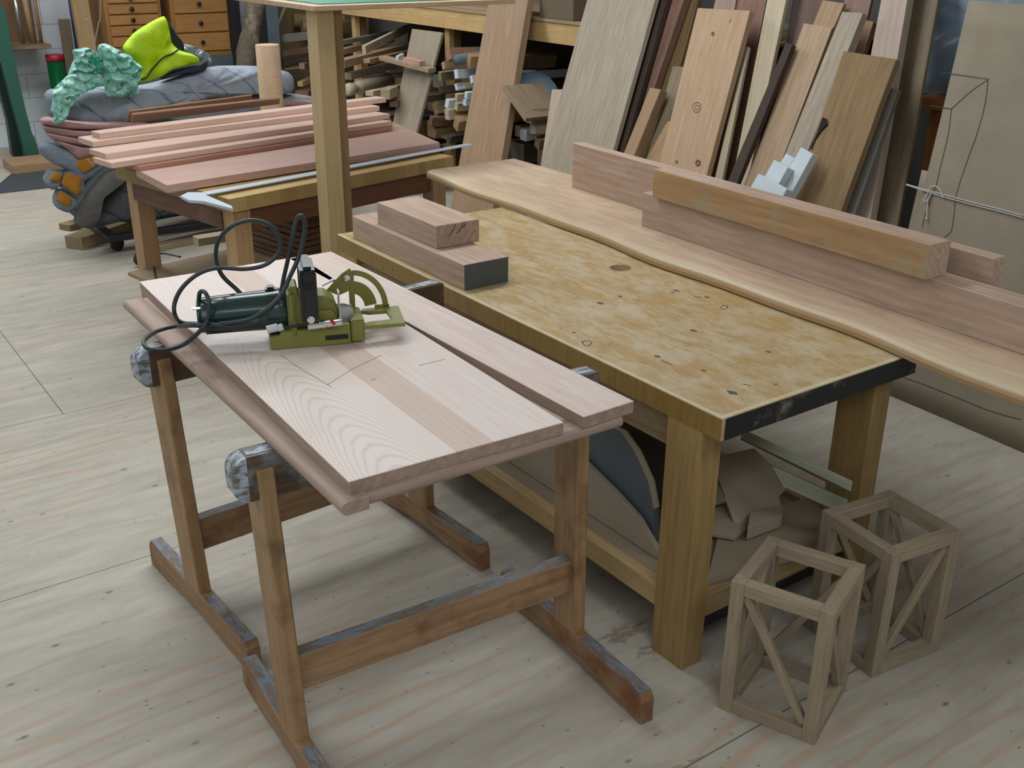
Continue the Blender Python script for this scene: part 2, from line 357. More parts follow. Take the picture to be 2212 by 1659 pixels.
# top: local x along +Y, local y toward -X
L_ = 1.93
topm = frame_m((.735, 0, .692), (0, 1, 0), (-1, 0, 0))
bmt = box_bm(L_, .715, .058, .003)
def hole_plate(L, Wd, T, cx, cy, r, n=28):
    bm = bmesh.new(); outer = []; inner = []
    for k in range(n):
        a = 2*math.pi*k/n; c_, s_ = math.cos(a), math.sin(a); inner.append((cx+r*c_, cy+r*s_))
        tx = ((L-cx) if c_ > 0 else -cx)/c_ if abs(c_) > 1e-9 else 1e9; ty = ((Wd-cy) if s_ > 0 else -cy)/s_ if abs(s_) > 1e-9 else 1e9
        tt = min(tx, ty); outer.append((cx+tt*c_, cy+tt*s_))
    # snap nearest ray hits to the corners
    for X, Y in ((0, 0), (L, 0), (L, Wd), (0, Wd)):
        i = min(range(n), key=lambda i: (outer[i][0]-X)**2+(outer[i][1]-Y)**2); outer[i] = (X, Y)
    V = [[bm.verts.new((p[0], p[1], z)) for p in ring] for z in (0, T) for ring in (outer, inner)]
    ob, ib, ot, it = V
    for k in range(n):
        j = (k+1) % n
        bm.faces.new((ot[k], ot[j], it[j], it[k])); bm.faces.new((ob[j], ob[k], ib[k], ib[j]))
        bm.faces.new((ob[k], ob[j], ot[j], ot[k])); bm.faces.new((it[k], it[j], ib[j], ib[k]))
    return bm
bmt.free()
ht = obj('worktop', hole_plate(L_, .735, .058, 1.03, .735-.585, .036), BENCH, wb, mw=topm)
obj('hole_bottom', lathe_bm([(.036, 0), (.036, .004)], 24), MDF_LT, wb, mw=Matrix.Translation((.585, 1.03, .722)))
def black_strip_mat():
    t = NT('black_scratched_edge'); n = t.noise(t.coords((2, 40, 2), False), 4, 5, .8); col = t.ramp(n, [(.55, '15181b'), (.72, '6d675c')]); return t.out(col, .5)
bx('end_strip', .012, .735, -.003, .0, .692, .747, black_strip_mat(), wb, .0005)
LEG = wood('a18650', '85693a', rough=.45, grain=1.2)
for (x0, y0) in ((.001, .059), (.663, .059), (.001, 1.79), (.663, 1.79)):
    bx('leg', x0, x0+.071, y0, y0+.118, 0, .692, LEG, wb, .002, grain=2)
for x0 in (.02, .68): bx('apron', x0, x0+.03, .177, 1.79, .60, .692, PINE_DARK, wb, grain=1)
for x0, nm in ((.01, 'lower_rail'), (.685, 'lower_rail')): bx(nm, x0, x0+.035, .177, 1.79, .13, .195, PINE, wb, grain=1)
for y0 in (.07, 1.80): bx('end_rail', .072, .663, y0, y0+.035, .13, .195, PINE, wb, grain=0)
bx('black_lip', .072, .663, .062, .07, .105, .13, BLACKM, wb, .0005)
bx('shelf', .045, .66, .105, 1.80, .178, .19, MDF, wb, grain=1)

def edge_faces(o, m):  # side faces get a darker wood, partly shade put into the colour
    o.data.materials.append(m)
    for p in o.data.polygons:
        if abs(p.normal.z) < .5: p.material_index = 1
    return o
# ---- things on the bench
def solid(name, label, cat, *a, **k):
    g = k.pop('group', None); return tag(block(name, *a, **k), label, cat, g)
END_DARK = plain('dark_painted_end_grain', '535957', .6, var=.4, scale=30)
lb = solid('wood_block', 'long cherry block with dark green-black painted end lying on workbench', 'wood block', (.19, 1.118, .75), (0, 1, 0), (-1, 0, 0), (.735, .165, .082), BEAMC, bev=.002)
bx('painted_end', .0255, .1895, 1.1165, 1.119, .7505, .8315, END_DARK, lb, .0005, grain=0)
ub = solid('wood_block', 'short thick cherry block with cracked end grain stacked on longer block', 'wood block', (.213, 1.315, .832), (0, 1, 0), (-1, .01, 0), (.39, .165, .076), BEAMC, bev=.002)
for (a, b) in (((.12, .903), (.095, .868)), ((.15, .904), (.125, .872)), ((.158, .906), (.15, .888))):
    o = obj('end_crack', tube_bm([(a[0], 1.3145, a[1]), ((a[0]+b[0])/2+.004, 1.3142, (a[1]+b[1])/2), (b[0], 1.3145, b[1])], .0013, 5), plain('crack_shadow', '3a2418', .9), ub)

# wide live-edge plank
def live_plank():
    bm = bmesh.new(); n = 60; y0, y1 = -.75, 2.545; rows = []
    for i in range(n+1):
        y = y0+(y1-y0)*i/n
        # front edge drifts: .748 far -> .71 mid -> .63 near
        t = (y-y0)/(y1-y0); xf = .62+.13*t**.75 + .010*math.sin(y*5.1)+.006*math.sin(y*11)+.0*t
        if y < .2: xf += (y-.2)*.02
        xb = 1.235 - .0*t
        rows.append([bm.verts.new(p) for p in ((xf+.010, y, .7505), (xf+.001, y, .755), (xf-.001, y, .768), (xf+.003, y, .780), (xf+.012, y, .787), (xf+.035, y, .79), (xb, y, .79), (xb, y, .75))])
    for A, B in zip(rows, rows[1:]):
        for k in range(8): bm.faces.new((A[k], A[(k+1) % 8], B[(k+1) % 8], B[k]))
    bm.faces.new(rows[0]); bm.faces.new(rows[-1][::-1]); return bm
def plank_mat():
    t = NT('live_edge_plank'); tc = t.new('ShaderNodeTexCoord'); sx = t.new('ShaderNodeSeparateXYZ'); t.link(tc.outputs['Object'], sx.inputs[0])
    n = t.noise(t.coords((9, 1, 9), False), 3.5, 5, .6, .8); col = t.ramp(n, [(.3, 'b9a188'), (.75, '9d846b')])
    n2 = t.noise(t.coords((2.5, 1, 2), False), 2.5, 5, .7); col = t.mix(t.ramp(n2, [(.5, (0, 0, 0, 1)), (.68, (.6, .6, .6, 1))]), col, 'b9ab8c')
    n3 = t.noise(t.coords((1.5, 9, 1), False), 3, 5, .7); col = t.mix(t.ramp(n3, [(.62, (0, 0, 0, 1)), (.7, (.5, .5, .5, 1))]), col, '8a8468')
    nx = t.math('ADD', sx.outputs[0], t.math('MULTIPLY', t.math('SUBTRACT', n2, .5), .08))
    sap = t.ramp(t.math('SUBTRACT', nx, t.math('MULTIPLY', sx.outputs[1], .035)), [(.655, 'b3ae8a'), (.70, 'b3ae8a'), (.725, (0, 0, 0, 1))])
    fac = t.ramp(t.math('SUBTRACT', nx, t.math('MULTIPLY', sx.outputs[1], .035)), [(.67, (.75, .75, .75, 1)), (.715, (0, 0, 0, 1))])
    col = t.mix(fac, col, 'b5a586')
    low = t.math('LESS_THAN', sx.outputs[2], .776); col = t.mix(low, col, 'a28660')
    t.bump(n, .1, .002); return t.out(col, .55)
pl = obj('live_edge_plank', live_plank(), plank_mat()); tag(pl, 'very long wide wooden plank with wavy natural edge lying along workbench top', 'plank')
# three beams on the plank
def yawed(name, label, x0, y0, ang, L, Wd, T, z, mat, seed=0):
    """x0,y0 = far (left-in-photo) front corner; runs toward -Y"""
    d = Vector((-math.sin(ang), -math.cos(ang), 0)); w = Vector((-d.y, d.x, 0))  # w points +X
    if w.x < 0: w = -w
    return tag(block(name, (x0, y0, z) , d, w if d.cross(w).z > 0 else w, (L, Wd, T), mat, bev=.002), label, 'timber')
def beam(label, P0, P1, Wd, z0, z1, mat, top=None):
    d = Vector((P1[0]-P0[0], P1[1]-P0[1], 0)); L = d.length; d.normalize(); w = Vector((-d.y, d.x, 0))   # left of direction (toward +X when d is -Y)
    o = block('timber', (P0[0], P0[1], z0), d, w, (L, Wd, z1-z0), mat, bev=.002)
    if top:
        o.data.materials.append(top)
        for p in o.data.polygons:
            if abs(p.normal.z) > .9 or abs(p.normal.x) > .9: p.material_index = 1
    return tag(o, label, 'timber')
beam('tall pinkish board on edge at back of plank, standing highest and furthest left', (1.092, 1.93), (.99, -.02), .05, .79, .972, BEAMC)
beam('pinkish board on edge in front, running off right side under brown beam', (.907, 1.29), (.83, -.75), .09, .79, .913, BEAMC)
beam('rough brown beam with smudged face lying on top of pinkish boards', (.882, 1.215), (.835, .075), .088, .913, 1.012, ROUGH_TAN, BEAMC)

# ---------------------------------------------------------------- trestles
def trestle(label, xl, xr, yl, yr, zt, leanL, leanR, fs=0, ovr=.05):
    # xl/xr: left faces of uprights, yl/yr: front y of uprights
    root = thing('trestle', label, 'trestle', ((xl+xr)/2, (yl+yr)/2+.04, 0), 'wooden trestles')
    d = Vector((xr-xl, yr-yl, 0)).normalized(); n = Vector((-d.y, d.x, 0))
    for i, (x, y, lean) in enumerate(((xl, yl, leanL), (xr, yr, leanR))):
        b = Vector((x, y, .05)); axis = Vector((lean, 0, zt-.06)).normalized()
        # upright: thickness .032 along d, depth .085 along n
        m = frame_m(b, axis, d); L = (Vector((lean, 0, zt-.06))).length - (0.02)
        obj('upright', box_bm(L, .036, .10, .004), TRESTLE, root, mw=m)
        # foot: arched board standing on edge, along n
        prof = []
        Lf = .655; h = .085
        top = [(0, .066), (.012, h), (Lf*.3, h+.002), (Lf*.7, h+.002), (Lf-.012, h), (Lf, .066)]
        bot = [(Lf, 0), (Lf-.12, 0)]+[(Lf-.12-(Lf-.24)*k/8, .02*math.sin(math.pi*k/8)) for k in range(1, 8)]+[(.12, 0), (0, 0)]
        poly = top+bot
        fm = frame_m(b - n*(Lf/2-.04+fs) - d*.002 + Vector((0, 0, -.05)), n, (0, 0, 1))
        bm = prism_bm(poly, .038, .002)
        o = obj('foot', bm, TRESTLE_P, root, mw=fm)
        # az = n x up = toward... shift so thickness covers the upright
        fm2 = fm.copy(); az = fm.to_3x3().col[2]
        if az.dot(d) < 0: fm2.translation = fm.translation + d*.038; o.matrix_world = fm2
        cap = box_bm(.25, .034, .0015, .0003)
        for s0 in (.012, Lf-.262):
            cm = frame_m(b - n*(Lf/2-.04+fs-s0) + Vector((0, 0, h-.05+.001)) + d*.034, n, -d)
            obj('paint_drips', cap.copy(), PAINTED, root, mw=cm)
        cap.free()
    # stretcher, tenoned through the uprights
    a = Vector((xl, yl, 0))+n*.022+d*.02; L = Vector((xr-xl, yr-yl, 0)).length-.01
    sm = frame_m(a+Vector((0, 0, .205)), d, n)
    obj('stretcher', box_bm(L, .036, .095, .002), TRESTLE_P, root, mw=sm)
    obj('paint_drips', box_bm(L-.02, .034, .001, .0003), PAINTED, root, mw=frame_m(a+Vector((0, 0, .3))+d*.015+n*.001, d, n))
    obj('tenon_end', box_bm(.004, .02, .06, .001), TRESTLE_P, root, mw=frame_m(Vector((xl, yl, 0))-d*.002+n*.03+Vector((0, 0, .22)), d, n))
    # top beam with rounded ends
    ov = .045; h = .10; t = .05
    a = Vector((xl+leanL, yl, zt-h)) - d*ov + n*.012; L = Vector((xr+leanR-xl-leanL, yr-yl, 0)).length+.036+ov+ovr
    r = .032; poly = []
    for cx, cy, a0, rr_ in ((r, r, 180, r), (L-.01, .01, 270, .01), (L-.008, h-.008, 0, .008), (r, h-r, 90, r)):
        for k in range(6): q = math.radians(a0+90*k/5); poly.append((cx+rr_*math.cos(q), cy+rr_*math.sin(q)))
    tm = frame_m(a+n*t, d, (0, 0, 1))   # az = d x up = -n
    bm = prism_bm(poly, t, .004)
    obj('top_beam', bm, BEAM_DK, root, mw=tm)
    obj('painted_top', box_bm(L-.045, .03, .0012, .0003), PAINT_END, root, mw=frame_m(a+d*.035+n*.01+Vector((0, 0, h)), d, n))
    e = prism_bm([p for p in poly if p[0] < .06] and [(q[0], q[1]) for q in poly if q[0] <= r+.0001], t+.002, .002)
    em = tm.copy(); em.translation = tm.translation - d*.001 + n*.001
    obj('painted_end', e, PAINT_END, root, mw=em)
    return root
trestle('paint-spattered wooden trestle nearest camera under the cherry boards', -.974, -.207, .297, .252, .815, -.028, -.012, .0, .03)
trestle('wooden trestle further back under the cherry boards, near the workbench', -.941, -.187, .985, 1.03, .815, -.03, -.01, .0, .07)

# ---- panels on the trestles
pr = thing('panel', 'pinkish cherry panel with rounded edges lowest on the trestles', 'panel', (-.66, .6, .815))
def bullnose(L, T, r, W_):
    """profile strip length L (x), width W_ (y), thickness T, rounded on y=0 edge"""
    prof = [(0+T/2-T/2*math.cos(math.pi*k/8-math.pi/2+math.pi/2)*1.0, T/2) for k in range(0)]
    pts = []
    for k in range(9):
        a = -math.pi/2-math.pi*k/8; pts.append((T/2+T/2*math.cos(a), T/2+T/2*math.sin(a)))
    pts = pts + [(W_, T), (W_, 0)]
    bm = bmesh.new(); A = [bm.verts.new((0, p[0], p[1])) for p in pts]; B = [bm.verts.new((L, p[0], p[1])) for p in pts]; n = len(pts)
    for k in range(n): bm.faces.new((A[k], A[(k+1) % n], B[(k+1) % n], B[k]))
    bm.faces.new(A); bm.faces.new(B[::-1]); return bm
Pfl = Vector((-.967, .003, .815)); Pfr = Vector((-.312, .012, .815)); Pbl = Vector((-.945, 1.337, .815))
ey = (Pbl-Pfl).normalized(); ex = Vector((ey.y, -ey.x, 0))
obj('stile', bullnose(1.335, .026, .013, .055), CHERRY_EDGE, pr, mw=frame_m(Pfl+ey*-.006+ex*.0+Vector((0, 0, .026)), ey, ex))
obj('bottom_rail', bullnose(.60, .026, .013, .06), CHERRY_EDGE, pr, mw=frame_m(Pfl+ex*.656+Vector((0, 0, 0)), -ex, ey) if False else frame_m(Pfl+ex*.055+Vector((0, 0, 0)), ex, ey))
obj('field', box_bm(1.27, .63, .024, .001), CHERRY, pr, mw=frame_m(Pfl+ex*.685+ey*.06, ey, -ex))
sl = block('glued_panel', (-.446, .022, .841), (0, 1, 0), (-1, 0, 0), (1.375, .472, .027), SLAB, bev=.0012)
sl.matrix_world = frame_m(at(1218, 912, .868)-Vector((0, 0, .027)), ey.lerp(Vector((.075, 1, 0)).normalized(), .5), -ex)
edge_faces(sl, CHERRY_EDGE)
tag(sl, 'wide glued-up cherry panel with arched grain carrying the green tool', 'panel')
p0 = at(1370, 866, .868); p1 = at(715, 543, .868); p2 = at(1270, 905, .868); dy = (p1-p0); Ls = dy.length
edge_faces(tag(block('strip_board', p0-Vector((0, 0, .027)), dy, p2-p0, (Ls, (p2-p0).length, .027), CHERRY, bev=.0012), 'narrow pale cherry board lying right of wide panel along workbench edge', 'board'), CHERRY_EDGE)
# pencil lines on the slab
pm = plain('pencil_line', '6b5d55', .9)
for pts in ([(606, 766), (650, 797), (716, 836)], [(706, 832), (760, 798), (822, 768)], [(800, 822), (812, 819)], [(905, 790), (960, 776)]):
    o = obj('pencil_line', tube_bm([at(*p, z=.8681) for p in pts], .0006, 4), pm, sl)
for pts in ([(1256, 737), (1262, 746), (1272, 747), (1279, 740), (1272, 735), (1258, 738), (1262, 746)], [(1557, 664), (1562, 660), (1572, 661), (1570, 667), (1560, 668), (1557, 664)], [(1428, 779), (1440, 783), (1452, 788)], [(1500, 640), (1516, 643)], [(1605, 830), (1622, 833)]):
    obj('pen_mark', tube_bm([at(*p, z=.7501) for p in pts], .0012, 4), plain('pen_ink', '2c2c34', .8) if 'INK' not in globals() else INK, wb)
STN = plain('dark_stain', '4a463e', .7)
for (px_, py_, r_) in ((1461, 628, .008), (1453, 632, .005), (1527, 642, .007), (1582, 848, .010), (1297, 655, .009), (1340, 640, .006), (1498, 714, .008), (1520, 800, .006), (1420, 770, .007), (1240, 718, .005), (1660, 760, .006)):
    bm = bmesh.new(); p = at(px_, py_, z=.7502); bmesh.ops.create_circle(bm, cap_ends=True, radius=r_, segments=14)
    for i_, v_ in enumerate(bm.verts): v_.co = Vector((v_.co.x*(1+.3*math.sin(i_*2.1)), v_.co.y*1.4*(1+.3*math.cos(i_*1.7)), 0))
    obj('dark_stain', bm, STN, wb, mw=Matrix.Translation(p))

# ---------------------------------------------------------------- open wooden lantern frames
def frame_box(label, P, ang, w=.246, h=.374, s=.034):
    root = thing('lantern_frame', label, 'wooden frame', (P[0], P[1], 0), 'open wooden frames on the floor', ang)
    M = Matrix.Translation((P[0], P[1], 0)) @ Matrix.Rotation(ang, 4, 'Z')
    def part(nm, o, ax, ay, dims, bev=.0012): return obj(nm, box_bm(*dims, bev), FRAMEW, root, mw=M @ frame_m(o, ax, ay))
    for x in (0, w-s):
        for y in (0, w-s): part('post', (x, y, 0), (0, 0, 1), (1, 0, 0), (h, s, s))
    e = .0006
    for z in (0, h-s):
        for y in (0, w-s): part('rail', (s, y+e, z+e), (1, 0, 0), (0, 1, 0), (w-2*s, s-2*e, s-2*e))
        for x in (0, w-s): part('rail', (x+s-e, s, z+e), (0, 1, 0), (-1, 0, 0), (w-2*s, s-2*e, s-2*e))
    iw, ih = w-2*s, h-2*s; ln = math.hypot(iw, ih)-.012; sn, cs = ih/math.hypot(iw, ih), iw/math.hypot(iw, ih); b = .02
    for k in range(4):
        R = Matrix.Translation((w/2, w/2, 0)) @ Matrix.Rotation(k*math.pi/2, 4, 'Z') @ Matrix.Translation((-w/2, -w/2, 0))
        # brace from bottom right to top left when seen from outside on face y=0 (or mirrored)
        flip = 1 if k in (0, 2) else 1
        c = Vector((w/2, s/2, h/2)); ax = Vector((-cs, 0, sn)) if FL[k] else Vector((cs, 0, sn))
        m = frame_m(c - ax*ln/2, ax, (0, 1, 0)); az = m.to_3x3().col[2]; m.translation = m.translation - Vector((0, 1, 0))*.008 - az*b/2
        obj('brace', box_bm(ln, .016, b, .001), FRAMEW, root, mw=M @ R @ m)
    return root
FL = [True, False, False, True]
FL = [True, True, True, True]
A1 = at(1745, 1602, 0); frame_box('open wooden frame with diagonal braces nearest the camera, left of its twin', (.066, -.325), .374, )
FL = [False, False, False, False]
frame_box('open wooden frame with diagonal braces further back, touching under workbench side', (.385, -.245), -.134)

# ---------------------------------------------------------------- biscuit joiner
JO = Vector((-.79, .697, .868)); JA = math.radians(-21)
J = thing('biscuit_joiner', 'olive and dark green biscuit joiner with looped cord on cherry panel', 'power tool', JO, rz=JA)
JM = Matrix.Translation(JO) @ Matrix.Rotation(JA, 4, 'Z')
def jb(name, x0, x1, y0, y1, z0, z1, m, par=J, bev=.002, seg=2):
    return obj(name, box_bm(x1-x0, y1-y0, z1-z0, bev, (x0, y0, z0), seg), m, par, mw=JM)
def jm(name, bm, m, par=J, smooth=False, M=None): return obj(name, bm, m, par, smooth, JM @ (M or Matrix()))
XZ = Matrix.Rotation(math.pi/2, 4, 'X')     # local xy -> x,z plane, extrude toward -y
def xz(poly, y, T, bev=.0015): return prism_bm(poly, T, bev), Matrix.Translation((0, y+T, 0)) @ XZ
# base
bm, M_ = xz([(0, .001), (.188, .001), (.188, .05), (.155, .05), (.15, .044), (.028, .044), (.024, .034), (0, .032)], 0, .1); base = jm('base', bm, OLIVE, M=M_)
jb('fence_carriage', .190, .222, .0, .1, .004, .058, OLIVE, base, .003)
jb('slot', .128, .182, -.0006, .0005, .014, .026, BLACKM, base, .0002)
jb('stop_pad', .003, .024, .012, .04, .032, .038, BLACKP, base)
jb('lug', .055, .064, -.003, .008, .03, .068, OLIVE, base, .003)
# body housing
bm, M_ = xz([(.05, .045), (.16, .045), (.165, .075), (.158, .10), (.135, .118), (.075, .12), (.072, .145), (.052, .145)], .018, .07, .004); hs = jm('gear_housing', bm, OLIVE, M=M_)
bm, M_ = xz([(.085, .055), (.163, .055), (.15, .085), (.09, .085)], .008, .012, .003); jm('housing_rib', bm, OLIVE, hs, M=M_)
jb('flange', .046, .062, .004, .1, .035, .135, OLIVE, hs, .006)
jb('blade_guard', .16, .2, .03, .085, .045, .075, STEEL, hs, .003)
# motor
prof = [(.022, -.001), (.038, 0), (.0425, .01), (.044, .05), (.046, .10), (.0475, .15), (.0485, .16), (.0485, .20), (.044, .203)]
ax = Vector((1, -.055, .03)).normalized()
MM = frame_m((-.165, .072, .073), Vector((0, 0, 1)).cross(ax), Vector((0, 0, 1))); MM = Matrix((Vector((0, 0, 1)).cross(ax).normalized(), ax.cross(Vector((0, 0, 1)).cross(ax)).normalized(), ax)).transposed().to_4x4(); MM.translation = Vector((-.152, .072, .074))
mo = jm('motor_body', lathe_bm(prof, 32), GREENB, smooth=True, M=MM)
for k in range(5):
    jm('cooling_vent', tube_bm([(-.034, .0, .004), (-.042, .0, .006)], .001, 4), BLACKP, mo, M=MM @ Matrix.Rotation(math.radians(60+k*14), 4, 'Z'))
bm = tube_bm([(.038*math.cos(a), .038*math.sin(a), 0) for a in [2*math.pi*k/24 for k in range(25)]], .004, 8); jm('end_ring', bm, GREENB, mo, True, MM)
jm('seam_rib', box_bm(.003, .004, .2, .001, (-.0015, -.047, .01)), GREENB, mo, M=MM @ Matrix.Rotation(math.radians(-35), 4, 'Z'))
jb('switch_knob', .0, .025, .055, .085, .118, .135, BLACKP, J, .005)
jb('motor_collar', .02, .046, .02, .1, .03, .124, GREENB, J, .012)
# D handle: arch across the tool
hd = jb('handle', .079, .114, -.013, .108, .172, .198, BLACKP, J, .011, 4)
jb('far_arm', .079, .114, .092, .11, .05, .19, BLACKP, hd, .008, 3)
jb('handle_arm', .077, .116, -.014, .010, .058, .19, BLACKP, hd, .011, 4)
jb('grip_recess', .084, .109, -.0147, -.0137, .145, .165, plain('deep_black', '050808', .3), hd, .003)
jm('pivot_screw', lathe_bm([(.009, 0), (.009, .004), (.004, .005)], 16), CHROME, hd, M=Matrix.Translation((.0965, -.014, .074)) @ Matrix.Rotation(math.pi/2, 4, 'X'))
# micro adjuster
def rod(name, x0, x1, y, z, r, m, par): return jm(name, tube_bm([(x0, y, z), (x1, y, z+.004)], r, 14), m, par)
ad = rod('depth_adjuster', .088, .168, -.012, .056, .0088, CHROME, J)
rod('adjuster_rod', -.0, .09, -.008, .056, .0032, BLACKM, ad); rod('white_knob', -.005, .02, -.008, .055, .0095, WHITEP, ad); rod('knob_collar', .02, .032, -.008, .056, .0085, WHITEP, ad)
rod('chrome_ring', .122, .132, -.012, .058, .0115, CHROME, ad); rod('red_ring', .145, .151, -.012, .06, .0094, REDP, ad)
jb('rod_end', .164, .167, .002, .03, .06, .13, STEEL, J, .001)
# protractor bracket (far side) and fence
br = jb('bracket_post', .2, .214, .115, .119, .04, .135, OLIVE, J, .001)
bm, M_ = xz([(.145, .10), (.175, .085), (.2, .095), (.212, .14), (.205, .152), (.185, .14)], .113, .004, .0008); jm('bracket_arm', bm, OLIVE, br, M=M_)
arc = []
cx_, cz_ = .208, .045
for k in range(13): a = math.radians(88-88*k/12); arc.append((cx_+.088*math.cos(a), cz_+.1*math.sin(a)))
for k in range(13): a = math.radians(88*k/12); arc.append((cx_+.074*math.cos(a), cz_+.087*math.sin(a)))
bm, M_ = xz(arc, .118, .004, .0006); jm('protractor_rim', bm, OLIVE, br, M=M_)
arc = []
for k in range(13): a = math.radians(88-80*k/12); arc.append((cx_+.06*math.cos(a), cz_+.072*math.sin(a)))
for k in range(13): a = math.radians(8+80*k/12); arc.append((cx_+.03*math.cos(a), cz_+.04*math.sin(a)))
bm, M_ = xz(arc, .118, .004, .0006); jm('protractor_plate', bm, OLIVE, br, M=M_)
jb('arc_foot', .262, .298, .118, .122, .036, .052, OLIVE, br, .0008)
jm('clamp_screw', lathe_bm([(.008, 0), (.008, .006), (.003, .007)], 14), CHROME, br, M=Matrix.Translation((.196, .112, .13)) @ Matrix.Rotation(math.pi/2, 4, 'X'))
jm('lever', tube_bm([(.135, .1, .118), (.165, .105, .13)], .0035, 8), STEEL, br)
fp = prism_bm([(.222, .0), (.322, .0), (.325, .13), (.235, .13), (.228, .112), (.248, .1), (.29, .1), (.296, .035), (.24, .03), (.222, .02)], .009, .001)
jm('tilting_fence', fp, OLIVE, M=Matrix.Translation((-.003, -.002, .034)))
# cord: looped bundle; loops stand up in a vertical plane through the tool, first loop droops over the panel edge
nrm = Vector((math.sin(-JA)*1., math.cos(JA), 0)); nrm = JM.to_3x3() @ Vector((0, 1, 0))
def vp(px, py, off): return atp(px, py, JM @ Vector((0, off, 0)), nrm)
def cord(name, pts, r=.0052): return obj(name, tube_bm(spline(pts, 8), r, 8), RUBBER, J, True)
cord('cord', [vp(500, 705, .03), vp(450, 701, .03), at(420, 703, .885), at(385, 704, .88), at(340, 715, .882), at(312, 735, .90), at(318, 752, .90), at(350, 757, .888), at(395, 745, .884), vp(432, 715, .01), vp(448, 690, .01), vp(452, 655, .015), vp(443, 632, .03), vp(432, 632, .05), vp(429, 655, .07)])
cord('cord', [vp(560, 694, .0), vp(500, 705, .01), vp(450, 700, .02), at(395, 697, .885), vp(378, 680, .05), vp(378, 652, .05), vp(395, 620, .05), vp(428, 592, .05), vp(470, 579, .05), vp(530, 581, .05), vp(575, 571, .05), vp(602, 545, .05), vp(604, 515, .05), vp(585, 488, .05), vp(545, 476, .05), vp(502, 488, .06), vp(472, 520, .08), vp(467, 560, .1), vp(480, 595, .1), vp(512, 626, .1), vp(535, 650, .09)])
cord('cord', [vp(470, 700, .01), vp(530, 692, -.0), vp(570, 672, -.01), vp(605, 640, .0), vp(625, 600, .02), vp(645, 555, .03), vp(657, 505, .035), vp(658, 475, .035), vp(650, 466, .035), vp(641, 474, .04), vp(633, 505, .04), vp(622, 560, .05), vp(612, 605, .06), vp(606, 645, .06)])
cord('strain_relief', [vp(455, 704, .03), vp(420, 702, .03), at(384, 704, .883)], .0068)
o = obj('plug_pin', tube_bm([vp(432, 666, .03), vp(414, 667, .03)], .003, 8), CHROME, J)

# ---------------------------------------------------------------- stuff on the shelf under the bench
def px_plate(name, label, cat, pts, T, mat, group=None, bev=.001, x=None, z=None):
    P = [at(*p, x=x) if x is not None else at(*p, z=z) for p in pts]
    return tag(plate(name, P, T, mat, bev=bev), label, cat, group)
# boards standing inside left side of the bench
mw_ = [(.1, 1.7, .192), (.1, .245, .192), (.1, .30, .234), (.1, .359, .28), (.1, .459, .315), (.1, .575, .346), (.1, .75, .40), (.1, 1.0, .46), (.1, 1.7, .5)]
tag(plate('fibreboard_offcut', mw_, .016, MDF_LT, grain=(0, 1, 0)), 'beige fibreboard offcut with curved upper edge standing on bench shelf beside near leg', 'board offcut')
def band(name, label, up_, lo_, x, T, mat):
    P = [at(*p, x=x) for p in up_]+[at(*p, x=x) for p in lo_[::-1]]
    P = [Vector((p.x, p.y, max(p.z, .192))) for p in P]
    return tag(plate(name, P, T, mat, bev=.0005, grain=(0, 1, 0)), label, 'board offcut')
U1 = [(1255, 905), (1300, 915), (1340, 932), (1370, 975), (1400, 1040), (1412, 1100)]
U2 = [(1262, 900), (1310, 908), (1352, 930), (1383, 975), (1412, 1040), (1422, 1095)]
band('arched_board', 'grey laminate offcut with arched edge standing behind beige fibreboard under bench', U1, [(1200, 940), (1240, 975), (1275, 1008), (1330, 1063), (1380, 1118), (1412, 1172)], .125, .02, plain('grey_laminate', '5c656b', .45, var=.25, scale=8))
band('arched_strip', 'thin pale arched strip along the upper edge of grey offcut under bench', U2, U1, .12, .006, MDF_LT)
tag(plate('shelf_board', [(.3, 1.7, .192), (.3, .3, .192), (.3, .3, .59), (.3, 1.7, .59)], .016, plain('dull_brown_board', '7a705c', .7, var=.1), grain=(0, 1, 0)), 'brown board standing upright along middle of shelf under bench', 'board')  # one even dull brown
# pile of fibreboard offcuts near the right
def offcut(label, pts, T, mat=MDF, z=None, grain=None, name='fibreboard_offcut', group='fibreboard offcuts under the bench'):
    P = [at(p[0], p[1], z=p[2]) if len(p) == 3 else at(*p, z=z) for p in pts]
    return tag(plate(name, P, T, mat, grain=grain), label, 'board offcut', group)
offcut('large flat fibreboard sheet lying lowest on bench shelf', [(1525, 1260), (1560, 1120), (1745, 1075), (1840, 1130), (1730, 1200)], .012, z=.208)
offcut('pale fibreboard offcut lying over large sheet behind near bench leg', [(1530, 1150), (1545, 1060), (1640, 1055), (1665, 1110), (1585, 1160)], .012, MDF_LT, z=.225)
offcut('light square-cornered fibreboard plate tilted on top of offcuts with stepped corner', [(1553, 1035, .30), (1612, 1125, .27), (1700, 1082, .27), (1692, 1058, .285), (1715, 1040, .285), (1640, 950, .38), (1560, 958, .40)], .01, MDF_LT)
offcut('small fibreboard offcut tucked left beneath tilted plate', [(1543, 1090, .262), (1580, 1078, .262), (1560, 1035, .29), (1540, 1040, .29)], .01, MDF)
offcut('thick fibreboard block beneath right edge of tilted plate', [(1615, 1140, .255), (1690, 1112, .255), (1690, 1090, .255), (1620, 1105, .255)], .04, MDF_LT)
GREENISH = wood('8a8a72', '6d6e5a', rough=.6)
offcut('long dull greenish board leaning out over shelf, upper of two', [(1608, 928, .50), (1842, 1040, .41), (1838, 1062, .39), (1600, 945, .48)], .03, GREENISH, name='board')
offcut('long dull greenish board leaning out over shelf, lower of two', [(1665, 1005, .42), (1830, 1078, .34), (1822, 1110, .31), (1690, 1050, .36)], .03, GREENISH, name='board')

